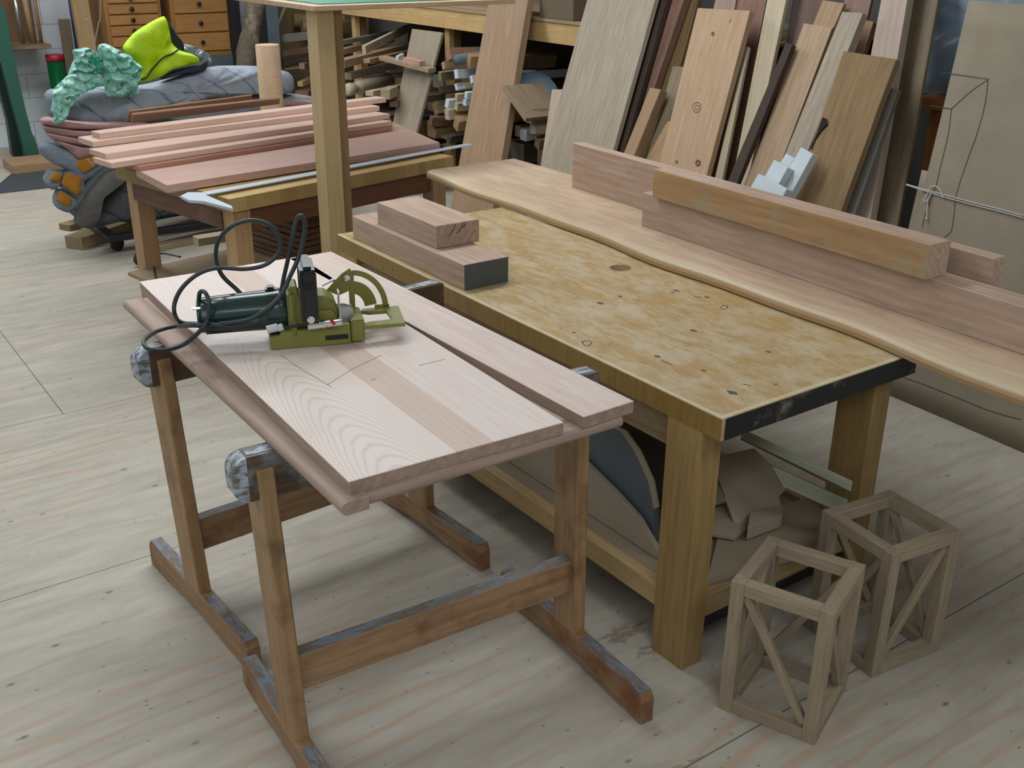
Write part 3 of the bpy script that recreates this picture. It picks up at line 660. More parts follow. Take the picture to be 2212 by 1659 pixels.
# ---------------------------------------------------------------- post with board and cutting mat
po = thing('post_stand', 'tall pale square wooden post carrying plywood board behind workbench', 'post', (.25, 2.43, 0))
POSTM = wood('b59e74', 'a28a5e', rough=.5)
bx('post', .195, .27, 2.40, 2.49, .03, 1.489, POSTM, po, .002, grain=2)
bx('corner_batten', .27, .318, 2.425, 2.49, .03, 1.489, wood('8f764a', '7c643c', rough=.5), po, .002, grain=2)
bx('foot_plate', .1, .42, 2.3, 2.6, 0, .03, PINE, po, grain=0)
bx('board', .165, 1.1, 2.36, 3.2, 1.489, 1.508, wood('b79f7e', '9c8464', rough=.6), po, grain=0)
t_ = NT('green_cutting_mat'); n_1 = t_.noise(t_.coords((60, 60, 60), False), 5, 3); t_.bump(n_1, .6, .003); 
tag(bx('cutting_mat', .22, 1.0, 2.42, 3.1, 1.5085, 1.512, t_.out(t_.ramp(n_1, [(.4, '1f5f4c'), (.6, '2f8467')]), .35)), 'shiny dark green mat on raised plywood board at top of photo', 'mat')

# ---------------------------------------------------------------- second work table with cherry parts
ang = math.radians(11.4); u = Vector((math.cos(ang), math.sin(ang), 0)); v = Vector((-math.sin(ang), math.cos(ang), 0)); F = Vector((-.118, 2.668, 0))
tb = thing('work_table', 'smaller work table with thick butcher-block top behind the post', 'table', tuple(F+u*.64+v*.45))
def tbm(x, y, z): return F+u*x+v*y+Vector((0, 0, z))
def bb_mat():
    t = NT('butcher_block'); tc = t.new('ShaderNodeTexCoord'); br = t.new('ShaderNodeTexBrick'); br.inputs['Color1'].default_value = lin('a68d5c'); br.inputs['Color2'].default_value = lin('8c7042'); br.inputs['Mortar'].default_value = lin('7a6238')
    br.inputs['Scale'].default_value = 1; br.inputs['Brick Width'].default_value = .042; br.inputs['Row Height'].default_value = .2; br.inputs['Mortar Size'].default_value = .0008; br.offset = 0
    m = t.new('ShaderNodeMapping'); m.inputs['Rotation'].default_value = (math.pi/2, 0, 0); t.link(tc.outputs['Object'], m.inputs[0]); t.link(m.outputs[0], br.inputs['Vector'])
    n = t.noise(t.coords((3, 10, 10), False), 3, 4); col = t.mix(t.math('MULTIPLY', n, .5), br.outputs[0], 'b59a62')
    sx = t.new('ShaderNodeSeparateXYZ'); t.link(tc.outputs['Object'], sx.inputs[0]); top = t.math('GREATER_THAN', sx.outputs[2], .0595); col = t.mix(top, col, t.ramp(n, [(.3, 'c0a166'), (.7, 'a98c52')]))
    return t.out(col, .45)
block('table_top', tbm(0, 0, .69), u, v, (1.283, .95, .06), bb_mat(), tb, .002)
LEG2 = wood('bb986c', 'a37e55', rough=.5)
for x, y in ((.03, .03), (1.17, .03), (.03, .84), (1.17, .84)):
    L2 = block('leg', tbm(x, y, 0), (0, 0, 1), u, (.69, .085, .08), LEG2, tb, .002)
block('side_apron', tbm(.05, .11, .60), v, -u, (.74, .03, .09), REDBR, tb)
block('front_apron', tbm(.11, .05, .585), u, v, (1.07, .03, .10), wood('7d5238', '683f2a', rough=.5), tb)
block('bottom_shelf', tbm(-.05, .05, .24), u, v, (1.25, .82, .02), wood('a39070', '8b7858', rough=.7), tb)
# items on table
def P3(px, py, z): return at(px, py, z)
ts = thing('t_square', 'pale metal drywall square lying along front of butcher-block table', 'ruler', tuple(at(440, 425, .752)))
a_, b_ = at(400, 428, .765), at(1022, 312, .765); dd = (b_-a_).normalized(); nn = Vector((-dd.y, dd.x, 0))
block('blade', a_-Vector((0, 0, .003))-nn*.006, dd, nn, ((b_-a_).length, .052, .003), ALU, ts, .0005)
plate('head', [at(390, 423, .771), at(408, 432, .771), at(440, 434, .771), at(503, 450, .771), at(500, 444, .771), at(455, 425, .771), at(430, 415, .771), at(405, 415, .771)], .012, ALU, ts)
pa_ = [at(360, 400, .79), at(950, 308, .79), at(845, 262, .79), at(293, 365, .79)]
tag(plate('panel', pa_, .034, wood('c19f90', 'a98474', rough=.45), grain=pa_[1]-pa_[0]), 'wide pinkish cherry panel lying on butcher-block table in front of planks', 'panel')
RED2 = wood('b07f68', '94634e', rough=.45)
pb_ = [at(300, 360, .81), at(845, 275, .81), at(845, 258, .81), at(248, 347, .81)]
tag(plate('board', pb_, .019, RED2, grain=pb_[1]-pb_[0]), 'reddish board lying along back part of cherry panel on table', 'board')
PK = wood('cfb09e', 'bb9a86', rough=.5, figure=.2)
def plank(label, pl, pr_, z, Wd, T, mat=PK, group='cherry planks stacked on the table'):
    A = at(pl[0], pl[1], z); B = at(pr_[0], pr_[1], z); d = (B-A); L = d.length; d.normalize(); n = Vector((-d.y, d.x, 0))
    return tag(block('plank', A-Vector((0, 0, T)), d, n, (L, Wd, T), mat, bev=.0015), label, 'plank', group)
plank('cherry plank at bottom of stack on table', (240, 352), (845, 262), .836, .17, .025)
plank('cherry plank second from bottom of stack on table', (228, 332), (842, 246), .861, .16, .025)
plank('cherry plank second from top of stack, furthest left', (200, 306), (820, 229), .887, .16, .026)
plank('cherry plank on top of stack on table', (215, 288), (834, 211), .913, .085, .026)
tag(plate('thin_board', [at(272, 262, x=None, z=.90), at(280, 240, z=.96), at(545, 206, z=.96), at(540, 225, z=.90)], .008, TAN, grain=(1, 0, 0)), 'thin brown strip standing on edge behind stacked planks, further back', 'board')
tag(plate('thin_board', [at(285, 266, z=.90), at(287, 252, z=.95), at(605, 213, z=.95), at(605, 228, z=.90)], .01, wood('a88066', '8f6a52'), grain=(1, 0, 0)), 'brown board standing on edge right behind top plank', 'board')
# turned cylinder standing on a support behind the table
cyp = at(577, 96, y=4.42)
cy = obj('wooden_cylinder', lathe_bm([(.065, .0), (.067, .002), (.067, cyp.z-.002), (.065, cyp.z)], 40), wood('c9ab86', 'bb9c78', rough=.5), smooth=False, mw=Matrix.Translation((cyp.x, cyp.y, 0))); tag(cy, 'smooth pale wooden cylinder standing upright behind stacked planks', 'cylinder')
for p in cy.data.polygons: p.use_smooth = len(p.vertices) == 4

# things below that table
tag(bx('wood_offcut', .1, .45, 3.75, 3.83, .26, .30, PALE), 'short pale offcut lying on lower shelf of small table', 'offcut')
SLN = ['at the very bottom', 'second from bottom', 'third from bottom', 'in the middle', 'third from top', 'second from top', 'at the very top']
for k in range(7):
    tag(block('slat', tbm(.79+.004*(k % 2), .35, .26+k*.03), v, -u, (.42, .22, .026), wood('7b5a45', '63452f'), bev=.002), f'reddish brown slat {SLN[k]} in stack under small table', 'slat', 'slats stacked under the small table')
dr = thing('cordless_drill', 'yellow and black cordless drill on shelf under small table', 'drill', tuple(at(680, 545, .26)))
q = at(690, 528, .34); obj('drill_body', lathe_bm([(.012, 0), (.02, .01), (.03, .03), (.032, .12), (.026, .14)], 16), plain('yellow_plastic', 'b08a1c', .4), dr, True, Matrix.Translation(q) @ Matrix.Rotation(math.radians(80), 4, 'Y')); 
obj('drill_grip', box_bm(.035, .1, .035, .008, (-.02+q.x+.07, q.y-.1, q.z-.03)), BLACKP, dr); obj('chuck', lathe_bm([(.012, 0), (.016, .03)], 12), BLACKM, dr, False, Matrix.Translation(q-Vector((.03, 0, 0))) @ Matrix.Rotation(math.radians(80), 4, 'Y'))
crd = [at(390, 555, .262), at(345, 548, .262), at(333, 575, .262), at(340, 615, .262)]
tag(obj('power_cable', tube_bm(spline([p for p in crd]), .005, 6), RUBBER, None, True), 'thin dark cable on lower shelf of small table', 'cable')

# ---------------------------------------------------------------- lumber rack
rk = thing('lumber_rack', 'timber-framed rack bench along wall with pale front beam over piled offcuts', 'rack', (2.9, 5.2, 0))
bx('front_beam', 2.56, 2.60, 2.2, 7.4, 1.127, 1.25, YELPINE, rk, grain=1)
bx('deck', 2.55, 3.6, 2.2, 7.4, 1.25, 1.27, wood('ab9872', '92805c', rough=.6), rk, grain=1)
for px_ in (763, 962):
    p = at(px_, 100, x=2.61); bx('divider_post', 2.605, 2.65, p.y-.06, p.y, 0, 1.127, YELPINE, rk, grain=2)
    bx('divider_board', 2.65, 2.715, p.y-.05, p.y-.03, .3, 1.127, wood('8a6f42', '74582f'), rk, grain=0)
bx('end_post', 2.605, 2.65, 2.5, 2.56, 0, 1.127, YELPINE, rk, grain=2)
p = at(602, 40, x=2.58); bx('end_panel', 2.56, 3.5, p.y-.03, p.y, .3, 1.4, wood('8a7552', '74603f'), rk, grain=2)
bx('added_dark_back', 3.62, 3.66, 2.2, 7.6, 0, 1.26, DKBR, rk, grain=1)  # dark sheet added to keep the rack interior dark
q = at(1165, 38, z=1.27); tag(obj('cardboard_box', box_bm(.4, .34, .34, .003, (q.x, q.y-.34, 1.271)), plain('brown_box_card', '6e604c', .8, var=.1)), 'dull brown cardboard box standing on rack deck between leaning boards', 'box')
tag(bx('board', 2.57, 2.7, 4.3, 5.2, 1.271, 1.288, wood('b08f7c', '96745f'), grain=1), 'thin pinkish board lying on rack deck beside tall orange plank', 'board')

def stick(label, p1, p2, X1, X2, w, h, mat, group=None, name='timber_offcut', z0=None):
    A, B = at(*p1, x=X1), at(*p2, x=X2); d = (B-A); L = d.length; d.normalize(); n = Vector((0, 0, 1)).cross(d).normalized()
    o = block(name, A - n*w/2 - d.cross(n)*h/2, d, n, (L, w, h), mat, bev=.0015)
    return tag(o, label, 'offcut', group or 'offcuts piled under the rack')
GREYW = wood('85827a', '6b675e', rough=.8)
for a in [
 ('grey weathered offcut at top of pile just right of post', (735, 92), (850, 71), 2.25, 3.0, .05, .035, GREYW),
 ('pale-topped offcut second from top of pile right of post', (735, 112), (845, 84), 2.2, 3.0, .06, .045, wood('a88f6e', '8c7354')),
 ('white-edged tilted offcut overlapping others near top of pile', (786, 108), (878, 62), 2.15, 2.9, .03, .06, wood('b8b2a4', 'a08a6c')),
 ('long tan offcut in middle of pile, right of post', (735, 138), (900, 97), 2.1, 3.1, .08, .06, wood('ad8f72', '937458')),
 ('shorter tan offcut just under long one in pile', (792, 132), (905, 108), 2.1, 3.0, .05, .03, TAN),
 ('pinkish grey offcut in shadow below middle of pile', (752, 165), (850, 140), 2.2, 2.8, .06, .05, wood('9a8a7c', '7d6c5e')),
 ('greyish offcut below turned leg in pile', (798, 202), (880, 184), 2.05, 2.7, .06, .035, PALE),
 ('pale square-ended offcut sticking out left of leaning ply', (832, 204), (850, 196), 2.1, 2.26, .07, .07, wood('ab9b82', '8f7d62')),
 ('grey rough board at top of pile left of post', (586, 87), (690, 74), 2.36, 2.5, .03, .07, GREYW),
 ('dark red board second in pile left of post', (605, 118), (690, 103), 2.36, 2.5, .05, .05, REDBR),
 ('deep brown board third in pile left of post', (605, 138), (690, 118), 2.36, 2.5, .05, .07, DKBR),
 ('thin tan strip in pile left of post', (600, 152), (690, 140), 2.36, 2.5, .04, .015, TAN),
 ('big reddish block low in pile left of post', (652, 208), (745, 188), 2.2, 2.9, .12, .09, wood('7d5544', '63402f')),
 ('pinkish square block in pile left of post', (652, 143), (705, 132), 2.35, 2.8, .05, .05, wood('a58a7c', '87695b')),
 ('grey post-like offcut slanting down left of post', (672, 98), (706, 226), 2.3, 2.36, .05, .05, GREYW),
 ('tan triangular offcut in pile left of post', (648, 182), (700, 158), 2.35, 2.7, .05, .04, YELPINE),
 ('thin pale stick leaning inside end of rack', (590, 78), (617, 12), 2.38, 2.5, .015, .02, PALE),
 ('small white scrap in pile beside leaning ply', (858, 126), (870, 120), 2.1, 2.2, .022, .03, WHITEW),
 ('brown offcut low beside end of cherry planks', (850, 225), (900, 210), 2.2, 2.7, .06, .04, wood('7f6a50', '655038')),
 ('small dark offcut at floor beyond cherry planks', (835, 258), (900, 240), 2.2, 2.7, .05, .05, wood('77624a', '5d4a34')),
]: stick(*a)
# end-on pieces to the right of the leaning ply
ends = [(968, 118, .075, wood('a07a66', '85604c'), 'reddish square-ended'), (957, 142, .05, wood('b08f78', '957360'), 'pinkish square-ended'), (1012, 132, .085, TAN, 'long tan'),
 (950, 165, .06, wood('8a8360', '6f6848'), 'olive'), (985, 160, .06, WHITEW, 'tall white-ended'), (1018, 172, .05, WHITEW, 'white-ended narrow'), (985, 188, .045, WHITEW, 'small white-ended'),
 (1002, 186, .035, PALE, 'tiny pale'), (1006, 206, .045, WHITEW, 'slanting white-ended'), (985, 210, .045, PALE, 'pale square'), (965, 224, .06, WHITEW, 'whitish square'), (985, 230, .055, PALE, 'cream square'),
 (1003, 222, .04, WHITEW, 'bright white-ended'), (965, 248, .07, PALE, 'large cream'), (985, 268, .085, TAN, 'large tan'), (940, 235, .09, wood('7c6a4e', '635238'), 'upright brown'), (930, 262, .07, REDBR, 'dark reddish'),
 (950, 195, .05, DKBR, 'dark'), (938, 285, .06, wood('8a7050', '6f5638'), 'brown floor-level'), (970, 300, .06, DKBR, 'dark floor-level'),
 (1142, 250, .09, wood('a39a8c', '87796a'), 'greyish stepped'), (1150, 275, .08, wood('9c8c74', '7f6e56'), 'dull tan'), (1130, 292, .07, WHITEW, 'white-ended low'), (1160, 310, .07, wood('7f6748', '64502f'), 'brown low'), (1128, 232, .05, GREYW, 'grey upper')]
for i, (px_, py_, s_, m_, nm) in enumerate(ends):
    A = at(px_, py_, x=2.28+.02*(i % 4)); yaw = rnd.uniform(-.12, .12); d = Vector((math.cos(yaw), math.sin(yaw), rnd.uniform(-.05, .12))).normalized(); L = rnd.uniform(.5, .9)
    n = Vector((0, 0, 1)).cross(d).normalized(); ro = rnd.uniform(-.5, .5); n2 = n*math.cos(ro)+d.cross(n)*math.sin(ro); w_ = s_*rnd.uniform(.6, .9)
    where = 'right of orange plank under rack' if px_ > 1100 else 'in stacked ends between leaning ply and orange plank'
    tag(block('timber_offcut', A-n2*w_/2-d.cross(n2)*s_/2, d, n2, (L, w_, s_), m_, bev=.0015), f'{nm} timber offcut {where}', 'offcut', 'offcuts piled under the rack')
lg = at(985, 130, x=2.26); tag(obj('log', tube_bm([lg, lg+Vector((.5, .03, .03))], .035, 14), plain('blue_grey_log', '5d6b6c', .7, var=.3), None, True), 'round grey-green log end in pile above white-ended pieces', 'log', 'logs in the offcut pile')
for (px_, py_, r_, n_) in ((634, 44, .06, 'paler round log end inside left end of rack'), (652, 58, .07, 'brown split log inside left end of rack')):
    lg = at(px_, py_, x=2.65); tag(obj('log', tube_bm([lg, lg+Vector((.45, -.12, -.02))], r_, 14), wood('a08a60', '7d683f'), None, False), n_, 'log', 'logs in the offcut pile')
tl = at(748, 195, x=2.1); t2 = at(865, 168, x=2.9); dl = (t2-tl).normalized(); tm_ = Matrix((dl.orthogonal().normalized(), dl.cross(dl.orthogonal().normalized()), dl)).transposed().to_4x4(); tm_.translation = tl
tag(obj('turned_leg', lathe_bm([(.03, 0), (.045, .01), (.05, .06), (.04, .12), (.028, .15), (.045, .17), (.055, .2), (.055, .75)], 18), wood('bdb296', 'a3977a'), None, True, tm_), 'pale turned table leg lying in offcut pile beside post', 'table leg')
arcp = at(1205, 180, x=2.75)
bm = prism_bm([(.28*math.cos(math.pi*k/10), .16*math.sin(math.pi*k/10)) for k in range(11)], .3, .004)
tag(obj('curved_form', bm, plain('light_blue_laminate', '8ea3ad', .5), None, False, frame_m(arcp-Vector((0, -.25, .1)), (0, -1, 0), (0, 0, 1))), 'light blue rounded form under rack between orange plank and big oak board', 'form')
stick('slanting brown board on offcuts right of orange plank', (1128, 185), (1178, 255), 2.35, 2.35, .3, .03, wood('a8937a', '8b7659'))
# filler lumber deeper in the rack
mats = [DKBR, REDBR, OAK_DK, TAN, PINE_DARK, GREYW]
for i in range(64):
    y = 2.4+(i % 16)*.3+rnd.uniform(-.08, .08); z = (i//16)*.2+rnd.uniform(0, .08)+.03; X = 2.72+rnd.uniform(0, .1)+(.1 if i//16 == 3 else 0); w_ = rnd.uniform(.1, .24); h_ = rnd.uniform(.05, .15)
    yaw = rnd.uniform(-.1, .1); d = Vector((math.cos(yaw), math.sin(yaw), 0)); n = Vector((-d.y, d.x, 0))
    tag(block('timber_offcut', Vector((X, y, z)), d, n, (rnd.uniform(.4, .7), w_, h_), mats[i % 6], bev=.0015), 'shadowed timber piece deep under rack behind the front offcuts', 'offcut', 'timber deep under the rack')

# ---------------------------------------------------------------- leaning boards
KL = .38
def lean(label, TL, TR, BL, BR, xb, T, mat, ext=None, name='leaning_board', parent=None, zb=0., group='boards leaning on the rack', k=KL):
    n = Vector((1, 0, -k)); P = [atp(*p, (xb, 0, 0), n) for p in (TL, TR, BR, BL)]
    tl, tr, br, bl = P
    def tz(a, b, z): return a+(b-a)*((z-a.z)/(b.z-a.z))
    bl2, br2 = tz(tl, bl, zb), tz(tr, br, zb)
    if ext: tl, tr = tz(tl, bl, ext), tz(tr, br, ext)
    o = plate(name, [tl, tr, br2, bl2], T, mat, bev=.0015, grain=(tl-bl2))
    return tag(o, label, 'board', group)
lean('tall orange-brown plank with pale edge leaning on rack beam', (1056, 0), (1140, 0), (991, 354), (1083, 344), 1.98, .05, wood('ab8d6e', '907253', rough=.6), 2.0, k=.36)
lean('wide pale grey oak board leaning, tallest left of the beams', (1268, 0), (1415, 0), (1169, 357), (1326, 319), 1.86, .03, OAK, 2.1)
lean('pale pinkish board edge showing left behind wide oak board', (1192, 193), (1228, 193), (1168, 357), (1204, 357), 1.90, .02, wood('c0ab96', 'a8927c'))
lean('very dark narrow board tight right of wide oak board', (1416, 0), (1440, 0), (1326, 320), (1349, 322), 1.92, .03, DKBR, 2.0)
lean('reddish brown square post leaning behind, right of oak board', (1441, 0), (1477, 0), (1356, 240), (1396, 240), 1.97, .05, wood('8a6a57', '6e5040'), 2.0)
lean('dark ochre board behind reddish post', (1480, 0), (1508, 0), (1432, 170), (1462, 170), 2.03, .03, OCHRE, 2.0)
lean('grey-brown board end just left of knotty cedar board', (1453, 143), (1478, 144), (1400, 330), (1425, 335), 1.92, .03, OAK_DK)
lean('short square tan post in front of grey-brown board', (1404, 189), (1427, 193), (1349, 326), (1371, 333), 1.83, .055, wood('a58866', '8b6d4c'))
lean('tan board low left of knotty cedar board', (1441, 262), (1462, 262), (1394, 345), (1440, 352), 1.895, .02, TAN)
ced_ = lean('wide orange cedar board with round knots', (1507, 17), (1620, 23), (1430, 330), (1535, 345), 1.80, .035, CEDAR)
lean('thin pale strip standing right of cedar board', (1609, 100), (1617, 101), (1546, 375), (1561, 381), 1.86, .02, PALE)
lean('wide reddish brown board rising behind cedar board', (1594, 0), (1655, 0), (1520, 385), (1580, 385), 1.95, .03, wood('8c6652', '6d4a3b'), 2.0)
lean('small greyish board top between posts behind cedar board', (1545, 0), (1590, 0), (1530, 60), (1580, 60), 2.0, .02, wood('a08c7c', '857060'), 1.9)
lean('pale board with ragged bark edge', (1657, 0), (1698, 0), (1590, 345), (1625, 345), 1.89, .025, PALE, 2.0)
lean('dark brown bark-covered strip leaning over pale board', (1697, 92), (1712, 96), (1570, 395), (1590, 400), 1.78, .03, DKBR)
lean('finely ridged reddish brown board at back', (1712, 0), (1777, 0), (1680, 200), (1745, 200), 2.02, .02, wood('7e6455', '675044'), 2.0)
lean('plain tan board half in shadow left of white blocks', (1736, 50), (1798, 59), (1610, 395), (1682, 365), 1.83, .03, wood('b09677', '977d5e'))
lean('tan board top showing above plain tan board', (1777, 0), (1824, 7), (1745, 80), (1790, 85), 1.918, .02, wood('a88a66', '8f714f'))
lean('rough pale brown board rising behind figured brown slab', (1819, 25), (1864, 28), (1697, 330), (1748, 320), 1.80, .04, OAK)
lean('reddish board at top behind rough pale board', (1824, 0), (1882, 0), (1810, 60), (1868, 60), 1.97, .02, wood('8e7264', '725748'), 2.0)
lean('short tan board end between rough board and tall pinkish board', (1869, 43), (1887, 47), (1840, 130), (1860, 133), 1.93, .03, wood('98784f', '7e603c'))
lean('tall pale pinkish board right of figured slab', (1903, 0), (1960, 0), (1822, 430), (1885, 440), 1.87, .05, wood('b5a291', '9c8978'), 2.0)
slab_ = lean('wide figured brown slab with dark knot crack', (1822, 110), (1936, 128), (1715, 423), (1819, 448), 1.74, .035, ROUGH_BROWN)
lean('grey narrow board beneath right edge of figured slab', (1925, 190), (1940, 192), (1826, 455), (1848, 458), 1.80, .03, wood('7e7a70', '655f55'))
lean('broad dark brown board at right end of leaning boards', (1972, 0), (2026, 0), (1888, 470), (1940, 480), 1.98, .02, wood('85755a', '6b5c45'), 2.0)
# knots on the cedar board, knot crack on slab
def onlean(px, py, xb, off=.0015): return atp(px, py, (xb-off, 0, 0), (1, 0, -KL))
kn = plain('knot_crack', '231a12', .9)
for (cx_k, cy_k, rk_, wk_) in ((1505, 232, 11, .0022), (1505, 232, 5, .002), (1540, 73, 3, .004), (1508, 352, 5, .006), (1462, 350, 2.5, .003)):
    obj('knot', tube_bm([onlean(cx_k+rk_*.8*math.cos(q_*math.pi/7), cy_k+rk_*math.sin(q_*math.pi/7), 1.80, .0) for q_ in range(15)], wk_, 5), plain('knot_ring', '6e5138', .8), ced_)
obj('crack', tube_bm(spline([onlean(*p, 1.74) for p in ((1753, 322), (1762, 300), (1773, 283), (1785, 268))], 4), [.004]*5+[.006]*8, 6), kn, slab_)
plate('knot', [onlean(*p, 1.74, .0005) for p in ((1750, 322), (1761, 300), (1776, 284), (1790, 270), (1787, 257), (1777, 253), (1773, 262), (1765, 285))], .002, kn, slab_, bev=0)
for (lab, q, xb) in (('tallest white painted block leaning on figured slab', ((1730, 318), (1756, 333), (1680, 404), (1708, 420)), 1.63), ('white painted block second in step, left of tallest', ((1672, 345), (1702, 362), (1642, 398), (1672, 415)), 1.58),
                      ('white painted block set back between tallest and second', ((1697, 331), (1716, 342), (1667, 384), (1686, 395)), 1.69), ('lowest white painted block at bottom left of stepped group', ((1638, 375), (1700, 408), (1608, 428), (1670, 461)), 1.52)):
    lean(lab, *q, xb, .044, WHITEW, name='white_block', group='white painted blocks')
# ply board with bracket leaning on rack beam further left
ply = lean('grey plywood board leaning with small bracket shelf across it', (890, 62), (955, 70), (847, 272), (898, 290), 2.06, .02, wood('9c907c', '847864'), k=.35)
nrmL = Vector((1, 0, -.35)); pc = atp(893, 148, (2.06, 0, 0), nrmL)
br0 = at(818, 130, x=pc.x-.12); br1 = at(925, 158, x=pc.x-.06)
d_ = (br1-br0); Lb = d_.length; d_.normalize(); nb = Vector((0, 0, 1)).cross(d_).normalized()
obj('bracket', box_bm(Lb, .07, .03, .001), wood('a8957a', '8d7a5c'), ply, mw=frame_m(br0, d_, -nb if nb.x < 0 else nb))
obj('bracket_block', box_bm(.2, .05, .035, .001), wood('c09a82', 'a88068'), ply, mw=frame_m(br0+d_*(Lb*.5)+Vector((0, 0, .03)), d_, nb))

# ---------------------------------------------------------------- cardboard sheet, string, wrapped thing
def card_bm(y0, y1, ztop, x0, k, bow, nu=24, nv=16, T=.006, curl=0.):
    bm = bmesh.new(); F_, B_ = [], []
    for j in range(nv+1):
        z = ztop*j/nv; rf, rb = [], []
        for i in range(nu+1):
            t = i/nu; y = y0+(y1-y0)*t; x = x0+k*z - bow*math.sin(math.pi*min(t*1.1, 1))*(1-.75*j/nv) + .012*math.sin(t*7+z*2) + curl*max(0, .12-t)*4
            rf.append(bm.verts.new((x, y, z+.0))); rb.append(bm.verts.new((x+T, y, z)))
        F_.append(rf); B_.append(rb)
    for j in range(nv):
        for i in range(nu):
            bm.faces.new((F_[j][i], F_[j][i+1], F_[j+1][i+1], F_[j+1][i])); bm.faces.new((B_[j][i+1], B_[j][i], B_[j+1][i], B_[j+1][i+1]))
        for i in (0, nu): bm.faces.new((F_[j][i], F_[j+1][i], B_[j+1][i], B_[j][i]))
    for i in range(nu):
        for j in (0, nv): bm.faces.new((F_[j][i], F_[j][i+1], B_[j][i+1], B_[j][i]))
    return bm
CX0, CK = 1.975, .15
card = tag(obj('cardboard_sheet', card_bm(.955, -1.0, 1.545, CX0, CK, .05), CARD, None, True), 'large bowed cardboard sheet with drawn lines leaning at right, tied with string', 'cardboard')
tag(obj('cardboard_sheet', card_bm(1.0, -.9, .9, 2.03, .12, .03), CARD, None, True), 'second smaller cardboard sheet showing behind left edge of large one', 'cardboard')
def onc(px, py, off=.004):
    # march onto the bowed sheet
    y_, z_ = .3, .8; X = CX0
    for _ in range(12):
        t = max(0, min(1, (y_-.955)/(-1.955))); j = z_/1.545
        X = CX0+CK*z_-.05*math.sin(math.pi*min(t*1.1, 1))*(1-.75*j)+.012*math.sin(t*7+z_*2)-off
        p = at(px, py, x=X); y_, z_ = p.y, p.z
    return p
pen = plain('marker_line', '4d4a48', .8)
for pts in (((1900+.181*760, 163), (2043, 158), (2136, 171)), ((2136, 171), (2100, 195), (2055, 235)), ((2134, 175), (2127, 228), (2110, 290), (2090, 345), (2066, 420), (2060, 470), (2054, 500), (2040, 512)), ((2055, 235), (2048, 290), (2030, 365), (2022, 400), (2005, 440), (1992, 490)), ((2010, 228), (2055, 235))):
    obj('drawn_line', tube_bm(spline([onc(*p, .001) for p in pts], 4), .0014, 4), pen, card)
obj('fold_line', tube_bm(spline([onc(*p, .001) for p in ((1932, 808), (2000, 832), (2070, 860), (2140, 888), (2205, 906))], 4), .0014, 4), pen, card)
strg = thing('string', 'white string tied in a bow round large cardboard sheet', 'string', tuple(onc(2005, 412)))
SM = plain('white_cotton_string', 'b4b5ac', .9)
for dz in (0, 5): obj('strand', tube_bm(spline([onc(*p, .006) for p in ((1958, 398+dz*.3), (2003, 411+dz*.6), (2040, 421+dz), (2100, 437+dz), (2160, 452+dz), (2211, 466+dz))], 5), .0026, 6), SM, strg, True)
obj('bow_loop', tube_bm(spline([onc(*p, .01) for p in ((2008, 412), (2000, 424), (1995, 434), (2003, 434), (2010, 420), (2008, 406), (2020, 402), (2032, 412), (2037, 425), (2035, 427))], 5), .0026, 6), SM, strg, True)
obj('tail', tube_bm(spline([onc(*p, .01) for p in ((2004, 430), (2003, 448), (2001, 470))], 5), .0028, 6), SM, strg, True); kb = bmesh.new(); bmesh.ops.create_icosphere(kb, subdivisions=2, radius=.006)
obj('end_knot', kb, SM, strg, True, Matrix.Translation(onc(2001, 472, .01)))

def pillow_bm(P, front, back, amp=.01, freq=6., n=None, seed=0., rings=(1, .97, .9, .78, .6, .4, .2, 0), m=44, sharp=1., crease=0.):
    """soft cushion-like solid: closed outline P (world points), bulging by front toward the viewer and back behind"""
    P = [Vector(p) for p in P]; N = n or Vector((0, 0, 0))
    if n is None:
        for i in range(len(P)): N += P[i].cross(P[(i+1) % len(P)])
    N = N.normalized()
    if N.dot(CAM-P[0]) < 0: N = -N
    # resample with smoothing
    Q = []; k = len(P); per = [0]
    for i in range(k): per.append(per[-1]+(P[(i+1) % k]-P[i]).length)
    for j in range(m):
        s = per[-1]*j/m; i = max(t for t in range(k) if per[t] <= s+1e-9); f = (s-per[i])/max(per[i+1]-per[i], 1e-9)
        a, b, c, d = P[(i-1) % k], P[i], P[(i+1) % k], P[(i+2) % k]
        cr = .5*((2*b)+(c-a)*f+(2*a-5*b+4*c-d)*f*f+(3*b-a-3*c+d)*f**3); Q.append(cr.lerp(b.lerp(c, f), .4))
    cen = sum(Q, Vector())/m; bm = bmesh.new()
    def disp(p, a):
        v_ = noise.noise(p*freq+Vector((seed, 0, 0)))*a + (abs(noise.noise(p*freq*2.3+Vector((0, seed, 0))))-.25)*a*sharp
        if crease: v_ += ((1-abs(noise.noise(p*freq*1.7+Vector((seed, 3, 0))))*2.2)**3*.8-abs(noise.noise(p*freq*5))*.7)*a*crease
        return p + N*v_
    def ring(s, off, a): return [bm.verts.new(disp(cen+(q-cen)*s+N*off, a)) for q in Q]
    F = [ring(s, front*math.sqrt(max(0, 1-s**3)), amp*(1 if s < 1 else .3)) for s in rings[:-1]]
    cf = bm.verts.new(disp(cen+N*front, amp)); Bk = [ring(s, -back*math.sqrt(max(0, 1-s**3)), 0) for s in rings[1:-1]]; cb = bm.verts.new(cen-N*back)
    for rs, c in (([*F], cf), ([F[0]]+Bk, cb)):
        for A, B in zip(rs, rs[1:]):
            for j in range(m): bm.faces.new((A[j], A[(j+1) % m], B[(j+1) % m], B[j]))
        for j in range(m): bm.faces.new((rs[-1][j], rs[-1][(j+1) % m], c))
    return bm
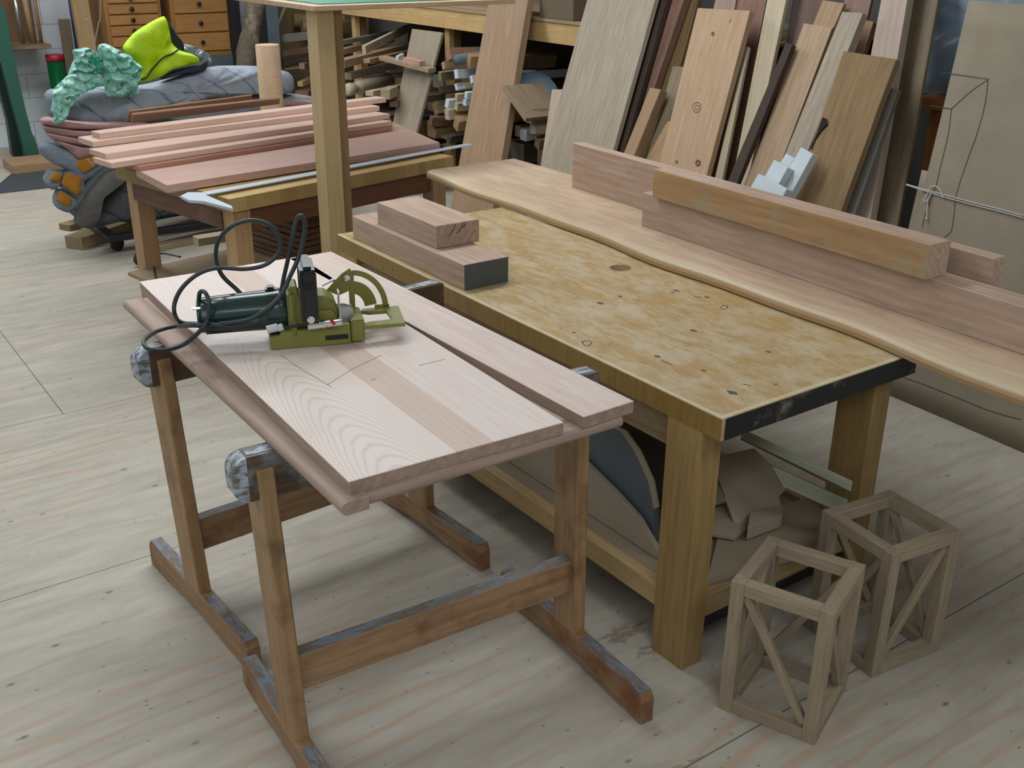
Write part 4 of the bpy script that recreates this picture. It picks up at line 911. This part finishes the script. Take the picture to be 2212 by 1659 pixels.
def pillow(name, label, cat, px, y, front, back, mat, amp=.012, freq=6, parent=None, group=None, seed=0., sharp=1., m=44, crease=0., rings=None):
    o = obj(name, pillow_bm([at(*p, y=y) for p in px], front, back, amp, freq, seed=seed, sharp=sharp, m=m, crease=crease, **({'rings': rings} if rings else {})), mat, parent, True)
    return tag(o, label, cat, group) if label else o
# stool and wrapped bundle behind the cardboard
st = at(1982, 207, x=2.62)
sto = thing('side_table', 'orange-stained small table mostly hidden behind cardboard', 'table', (2.7, st.y-.3, 0))
ORW = wood('a86a2c', '8c5522', rough=.4)
bx('table_top', 2.62, 3.15, st.y-.9, st.y, st.z-.05, st.z, ORW, sto); 
for x_, y_ in ((2.66, st.y-.1), (3.05, st.y-.1), (2.66, st.y-.85), (3.05, st.y-.85)): bx('leg', x_, x_+.05, y_, y_+.05, 0, st.z-.05, ORW, sto, grain=2)
Pb = [at(*p, x=2.73) for p in ((2030, -60), (2300, -90), (2300, 120), (2120, 190), (2030, 205), (1986, 203), (1979, 172), (1995, 110), (2012, 50))]
tag(obj('wrapped_bundle', pillow_bm(Pb, .04, .25, .02, 5, n=Vector((-1, 0, 0)), seed=3., sharp=1.6, m=60), CLEARB, None, True), 'bluish clear-plastic-wrapped bundle standing on orange side table behind cardboard', 'bundle')

# ---------------------------------------------------------------- blanket pile, bag, vest
G = 'moving blankets piled on the dolly'
pillow('blanket', 'thick grey-blue quilted blanket with zigzag stitching on top of pile', 'blanket', [(172, 202), (215, 190), (300, 188), (370, 172), (430, 150), (480, 143), (560, 143), (622, 155), (636, 172), (632, 200), (560, 204), (500, 206), (450, 214), (370, 240), (300, 250), (250, 268), (215, 262), (190, 235), (165, 225)], 5.0, .10, .22, BL_GREY, .045, 5, group=G, m=80)
pillow('blanket', 'grey folded blanket bulging out at left under teal bag', 'blanket', [(100, 205), (115, 193), (165, 203), (200, 240), (260, 258), (290, 262), (250, 275), (180, 274), (140, 264), (108, 252), (103, 228)], 5.06, .09, .25, BL_BLUE, .02, 5, group=G, seed=4)
pillow('blanket', 'light grey folded blanket lying below zigzag blanket at right', 'blanket', [(360, 250), (420, 226), (520, 206), (655, 205), (690, 215), (690, 235), (560, 240), (400, 268)], 5.03, .06, .25, blanket_mat('8f9498', '777b80'), .01, 5, group=G, seed=7)
pillow('blanket', 'dull pink blanket edge between grey blankets at right', 'blanket', [(420, 232), (520, 212), (650, 214), (700, 222), (690, 228), (560, 226), (430, 245)], 4.99, .03, .25, wood('8c5f55', '6f4a42') if False else BL_PINK, .004, 5, group=G, seed=8)
for i, (lab, P) in enumerate((('uppermost fold of dull pink blanket at left of pile', [(86, 262), (104, 255), (170, 262), (300, 262), (330, 272), (230, 280), (120, 278)]),
        ('second pink blanket fold at left of pile', [(92, 272), (140, 281), (240, 280), (330, 276), (300, 292), (170, 298), (108, 291)]),
        ('third pinkish grey blanket fold at left of pile', [(99, 287), (165, 299), (240, 297), (300, 294), (240, 312), (180, 316), (122, 306)]),
        ('lowest pink blanket fold drooping to a point', [(118, 303), (180, 317), (240, 312), (215, 325), (190, 338), (166, 343), (145, 324)]))):
    pillow('blanket', lab, 'blanket', P, 4.96-.015*i, .06, .22, BL_PINK, .008, 7, group=G, seed=i)
bb = pillow('blanket', 'blue-grey blanket with orange patch hanging below pink folds', 'blanket', [(84, 318), (98, 307), (145, 322), (170, 342), (215, 326), (240, 350), (182, 394), (165, 380), (140, 365), (112, 352), (90, 335)], 4.93, .04, .2, BL_BLUE, .012, 8, group=G, seed=11)
pillow('orange_patch', None, None, [(164, 348), (213, 330), (219, 350), (181, 374)], 4.89, .012, .02, BL_ORANGE, .003, 8, bb)
for lab, P_, O_2 in (('uppermost left dangling blanket end, blue-grey with orange square', [(98, 394), (112, 368), (136, 374), (130, 400), (112, 410)], [(108, 388), (117, 371), (134, 376), (127, 394)]),
    ('middle and largest dangling blanket end, blue-grey with orange square', [(128, 402), (138, 372), (152, 368), (179, 380), (182, 410), (168, 432), (144, 416)], [(132, 395), (142, 374), (176, 384), (174, 412), (166, 422), (142, 405)]),
    ('lowest dangling blanket end, blue-grey with orange square', [(118, 434), (127, 410), (140, 412), (164, 428), (166, 447), (148, 460), (122, 449)], [(122, 432), (130, 413), (156, 428), (150, 446)])):
    b2 = pillow('blanket', lab, 'blanket', P_, 4.93, .05, .15, BL_BLUE, .012, 9, group=G, seed=12)
    pillow('orange_patch', None, None, O_2, 4.88, .02, .03, BL_ORANGE, .006, 9, b2)
pillow('blanket', 'thin dark green-grey blanket folds beside rolled dark blanket', 'blanket', [(163, 456), (160, 440), (188, 396), (230, 358), (256, 358), (222, 388), (188, 432), (174, 462)], 4.9, .03, .12, blanket_mat('66716f', '4a5654'), .01, 9, group=G, seed=13)
pillow('blanket', 'rolled dark brown-grey blanket curling down at left', 'blanket', [(162, 482), (168, 455), (195, 408), (228, 374), (262, 364), (285, 374), (245, 395), (222, 422), (212, 452), (208, 486), (192, 494), (172, 490)], 4.84, .07, .15, blanket_mat('6c6864', '4e4c4c'), .01, 6, group=G, seed=14)
pillow('blanket', 'big dark charcoal blanket draped over dolly beneath the others', 'blanket', [(206, 490), (212, 450), (236, 400), (290, 368), (420, 372), (560, 392), (640, 400), (640, 440), (560, 448), (400, 464), (300, 482), (245, 478)], 4.92, .08, .16, BL_DARK, .03, 3, group=G, seed=15, m=70)
pillow('blanket', 'slate-coloured blanket bulk hidden in middle of pile behind planks', 'blanket', [(240, 262), (420, 240), (640, 232), (660, 400), (400, 400), (240, 380)], 5.22, .06, .3, BL_BLUE, .02, 4, group=G, seed=16)
dol = thing('dolly', 'black furniture dolly with swivel casters beneath the blanket pile', 'dolly', (.5, 5.1, 0))
bx('frame', -.1, 1.25, 4.72, 4.78, .085, .12, BLACKM, dol); bx('frame', -.1, 1.25, 5.5, 5.56, .085, .12, BLACKM, dol)
bx('cross_bar', -.1, -.04, 4.78, 5.5, .085, .12, BLACKM, dol); bx('cross_bar', 1.19, 1.25, 4.78, 5.5, .085, .12, BLACKM, dol)
for (px_, py_) in ((255, 541), (306, 574), (607, 470)):
    p = at(px_, py_, z=0); wbm = lathe_bm([(.03, -.018), (.042, -.012), (.042, .012), (.03, .018)], 16)
    wh = obj('caster_wheel', wbm, plain('dark_caster_rubber', '2a2826', .6), dol, True, Matrix.Translation((p.x, p.y, .042)) @ Matrix.Rotation(math.pi/2, 4, 'X') @ Matrix.Rotation(.4, 4, 'Y'))
    obj('caster_fork', box_bm(.05, .05, .035, .008, (p.x-.02, p.y-.025, .055)), BLACKM, dol)
def floor_beam(label, a, b, w_, h_, mat, z=0):
    A, B = at(*a, z=z), at(*b, z=z); d = B-A; L = d.length; d.normalize(); n = Vector((-d.y, d.x, 0)); return tag(block('wood_beam', A, d, n, (L, w_, h_), mat, bev=.002), label, 'timber', 'timbers on the floor by the dolly')
floor_beam('thick short timber lying on floor with end toward left by dolly', (180, 541), (300, 498), .13, .075, wood('9c8a66', '80704e'))
floor_beam('thinner timber on floor just behind thick short one', (152, 500), (260, 470), .1, .04, wood('9a8058', '7f6644'))
floor_beam('long pale board on floor below dolly frame', (345, 544), (560, 492), .1, .03, wood('aa9c80', '908266'))
floor_beam('second pale board on floor beyond, under dolly', (350, 512), (500, 476), .12, .03, wood('a3967a', '8a7c60'))
BR_ = tuple([1, .985, .95]+[.9-.06*k for k in range(15)]+[0])
# teal bag in three crumpled lobes
bagroot = pillow('plastic_bag', 'crumpled teal plastic bag lying on blanket pile, hung from string', 'plastic bag', [(213, 98), (228, 94), (257, 108), (278, 118), (294, 134), (307, 152), (298, 176), (290, 207), (234, 209), (226, 189), (221, 153), (211, 134)], 4.86, .07, .06, BAG, .035, 9, seed=21, sharp=2.2, m=96, rings=BR_, crease=1.3)
pillow('bag_fold', None, None, [(158, 108), (187, 102), (200, 111), (209, 124), (212, 158), (174, 164), (148, 163), (155, 140), (161, 127)], 4.88, .06, .05, BAG, .035, 9, bagroot, seed=22, sharp=2.2, m=90, rings=BR_, crease=1.3)
pillow('bag_fold', None, None, [(190, 152), (216, 156), (228, 178), (197, 192), (171, 203), (156, 222), (145, 244), (130, 269), (114, 267), (117, 248), (110, 240), (114, 215), (111, 199), (135, 173), (151, 161)], 4.84, .05, .05, BAG, .03, 9, bagroot, seed=23, sharp=2.2, m=96, rings=BR_, crease=1.3)
pillow('bag_knot', None, None, [(195, 120), (215, 120), (226, 140), (215, 160), (198, 158), (190, 140)], 4.82, .02, .03, plain('dark_teal_plastic', '2f8a6c', .3), .02, 18, bagroot, seed=24, sharp=2)
sg = thing('string', 'pale string hanging from above down to teal plastic bag', 'string', tuple(at(206, 115, y=4.8)))
for pts in (((216, -400), (217, 0), (213, 50), (206, 85), (205, 118)), ((150, -400), (175, 0), (190, 45), (203, 85), (206, 118))):
    obj('strand', tube_bm(spline([at(*p, y=4.8) for p in pts], 6), .003, 5), plain('natural_string', '9c9682', .9), sg, True)
ve = pillow('safety_vest', 'bright yellow high-visibility garment draped upright on blankets', 'safety vest', [(355, 35), (366, 60), (372, 92), (387, 108), (412, 116), (428, 124), (431, 136), (400, 141), (374, 148), (350, 165), (318, 176), (298, 178), (303, 160), (290, 130), (264, 103), (290, 70), (325, 48)], 4.93, .05, .05, VEST, .03, 5, seed=31, sharp=1.5, m=70)
obj('dark_piping', tube_bm(spline([at(*p, y=4.875) for p in ((302, 171), (315, 168), (330, 148), (352, 125), (372, 116), (386, 107))], 6), .005, 6), BLACKP, ve, True)
pillow('dark_bag', 'dark navy cloth bundle beneath yellow garment', 'cloth', [(345, 165), (372, 150), (430, 138), (447, 128), (448, 140), (440, 152), (390, 160), (350, 172)], 4.97, .05, .1, plain('dark_navy_cloth', '2a333b', .8, var=.2), .008, 8, seed=32)
pillow('dark_hood', 'black fabric showing behind right edge of yellow garment', 'cloth', [(360, 46), (370, 56), (384, 78), (396, 92), (398, 110), (384, 108), (370, 90)], 5.0, .02, .05, plain('black_cloth', '1d2124', .8), .01, 8, seed=33)
pillow('clear_plastic', 'shiny clear plastic wrap lying behind yellow garment', 'plastic wrap', [(385, 98), (405, 96), (430, 105), (452, 118), (452, 138), (435, 140), (425, 122), (395, 112)], 5.05, .03, .05, plain('shiny_clear_plastic', '8e9ba6', .12, spec=.9, var=.5, scale=18, bump=.8), .02, 14, seed=34, sharp=2)

# ---------------------------------------------------------------- far left: cabinets, shelf, machine
CABW = wood('96692c', '7c531f', rough=.45); CABD = wood('a2743a', '8a5f2b', rough=.45)
def cabinet(label, x0, x1, z0, z1, nd, dz, z_first, yf=7.6, knob=.018):
    root = thing('drawer_cabinet', label, 'cabinet', ((x0+x1)/2, yf+.2, 0), 'drawer cabinets by the far wall')
    bx('body', x0, x1, yf, yf+.45, z0, z1, CABW, root, .002)
    for k in range(nd):
        z = z_first+k*dz
        d = bx('drawer', x0+.03, x1-.03, yf-.015, yf-.0005, z+.006, z+dz-.006, CABD, root, .002, grain=0)
        kb = lathe_bm([(.006, 0), (.006, .012), (knob, .018), (knob, .026), (.008, .032)], 14)
        obj('knob', kb, BLACKP, d, True, Matrix.Translation(((x0+x1)/2-.02, yf-.015, z+dz/2)) @ Matrix.Rotation(math.pi/2, 4, 'X'))
    return root
a0 = at(228, 40, y=7.6); a1 = at(350, 40, y=7.6); k0 = at(289, 66, y=7.6)
cabinet('wooden cabinet with many thin drawers, left of the two', a0.x, a1.x, .78, 1.5, 8, .083, k0.z-.083*1.5)
a0 = at(372, 60, y=7.6); a1 = at(500, 60, y=7.6); k0 = at(446, 90, y=7.6)
cabinet('wooden cabinet with deeper drawers, right of the two', a0.x, a1.x, k0.z-.115, 1.6, 4, .152, k0.z-.076)
tag(bx('base_crate', .85, 1.88, 7.58, 8.1, 0, .775, plain('grey_green_crate', '4c5658', .6, var=.15)), 'dull grey-green base unit beneath the drawer cabinets', 'cabinet')
def far_plate(name, label, cat, px, y, T, mat, grain=(0, 0, 1), parent=None):
    o = plate(name, [at(*p, y=y) for p in px], T, mat, parent, grain=grain, bev=.002); return tag(o, label, cat) if label else o
gm = thing('machine_stand', 'dark green cast machine leg standing on wooden block at far left', 'machine', tuple(at(70, 348, y=7.9)))
gm.location.z = 0; gm.matrix_world = Matrix.Translation(gm.location)
far_plate('leg', None, None, [(-20, 5), (6, 12), (14, 30), (24, 90), (38, 160), (55, 235), (70, 290), (86, 340), (58, 350), (44, 290), (20, 200), (2, 135), (-20, 130)], 7.9, .14, DARKG, parent=gm)
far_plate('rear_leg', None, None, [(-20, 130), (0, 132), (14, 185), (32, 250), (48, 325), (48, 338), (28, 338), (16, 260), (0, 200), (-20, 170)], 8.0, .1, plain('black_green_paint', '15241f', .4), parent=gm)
far_plate('foot_sleeve', None, None, [(47, 298), (74, 293), (88, 343), (58, 350)], 7.885, .15, DARKG, parent=gm)
p = at(58, 352, z=.07); bx('wood_block', p.x-.12, p.x+.28, p.y-.05, p.y+.3, 0, .07, TAN, gm)
tag(plate('floor_mat', [at(-30, 420, z=.006), at(128, 402, z=.006), at(150, 345, z=.006), at(40, 362, z=.006)], .005, plain('dark_rubber_mat', '3e4144', .8, var=.2)), 'dark grey rubber mat on floor by green machine leg', 'mat')
sh = at(30, 100, y=8.1); s2 = at(111, 100, y=8.1)
shf = thing('wall_shelf', 'small wooden shelf on far wall with brown backing', 'shelf', (sh.x, 8.4, sh.z))
bx('shelf_board', sh.x-.5, s2.x, 8.1, 8.59, sh.z-.03, sh.z, PINE_DARK, shf); bx('backing', sh.x-.5, sh.x+.28, 8.54, 8.59, sh.z, 1.7, wood('80603c', '684c2c'), shf)
for lab, a, b, r_, m_ in (('bluish steel bar standing on wall shelf', (27, -30), (50, 92), .016, STEEL), ('thick tan round bar standing on wall shelf', (48, -30), (72, 90), .024, TAN), ('thin orange stick standing on wall shelf, rightmost', (70, -30), (90, 93), .014, wood('a5743f', '8a5c2c'))):
    A, B = at(*b, y=8.3), at(*a, y=8.3); A.z = sh.z+.002; tag(obj('bar', tube_bm([A, B], r_, 12), m_, None, True), lab, 'bar', 'bars on the wall shelf')
gt = at(118, 118, y=8.2); gtr = thing('tube_container', 'shiny green tube with red cap standing against block wall', 'tube', (gt.x, 8.2, 0))
obj('tube', lathe_bm([(.07, 0), (.072, .01), (.072, gt.z-.05)], 24), plain('shiny_green_foil', '12653a', .12, .3, var=.2), gtr, True, Matrix.Translation((gt.x, 8.2, 0))); obj('red_cap', lathe_bm([(.076, gt.z-.05), (.076, gt.z), (.06, gt.z+.003)], 24), REDP, gtr, True, Matrix.Translation((gt.x, 8.2, 0)))
def vboard(name, label, px0, px1, ptop, y, T, mat, ext=None, lean_=0):
    a, b = at(px0[0], px0[1], y=y), at(px1[0], px1[1], y=y); z1 = ext or a.z
    return tag(block(name, (a.x, y, 0), (lean_, 0, 1), (1, 0, 0), (z1, b.x-a.x, T), mat, bev=.002), label, 'board')
vboard('plank', 'grey-brown plank standing upright beside green tube', (127, 42), (151, 42), 0, 8.15, .03, wood('7d705e', '665a48'))
vboard('post', 'tall tan post right of plank at back wall', (168, 20), (204, 20), 0, 7.7, .06, wood('a08458', '866b42'), 1.9, -.03)
vboard('panel', 'narrow dark blue upright panel between plank and post', (153, 30), (167, 30), 0, 8.2, .03, plain('dark_blue_paint', '243a5e', .5), 1.5)
vboard('panel', 'tall black sheet standing in for the dark gap right of cabinets', (503, 40), (520, 40), 0, 7.5, .3, plain('black_gap_shade', '17181a', .8), 1.8)  # black sheet added where there is only a dark gap
vboard('panel', 'blue-grey corrugated upright sheet left of rack end', (575, 20), (600, 20), 0, 7.62, .02, plain('blue_grey_sheet', '64727a', .5, var=.2), 1.5)
vboard('panel', 'dark grey panel standing behind split log near rack end', (556, 20), (577, 20), 0, 7.66, .02, plain('charcoal_sheet', '262b30', .7), 1.5)
lA, lB = at(558, -20, y=7.0), at(528, 150, y=7.0); lA.z += 0; dlog = (lA-lB).normalized(); base_ = lB-dlog*(lB.z/dlog.z)
bmL = tube_bm([base_+dlog*(i*.11) for i in range(15)], [.075+.008*math.sin(i*1.7) for i in range(15)], 14)
for v_ in bmL.verts: v_.co += Vector((noise.noise(v_.co*6), noise.noise(v_.co*6+Vector((5, 0, 0))), 0))*.015
tag(obj('log', bmL, wood('6f6252', '54483a', stain='8f8a72', rough=.9), None, True), 'leaning bark-covered log behind wooden cylinder', 'log')
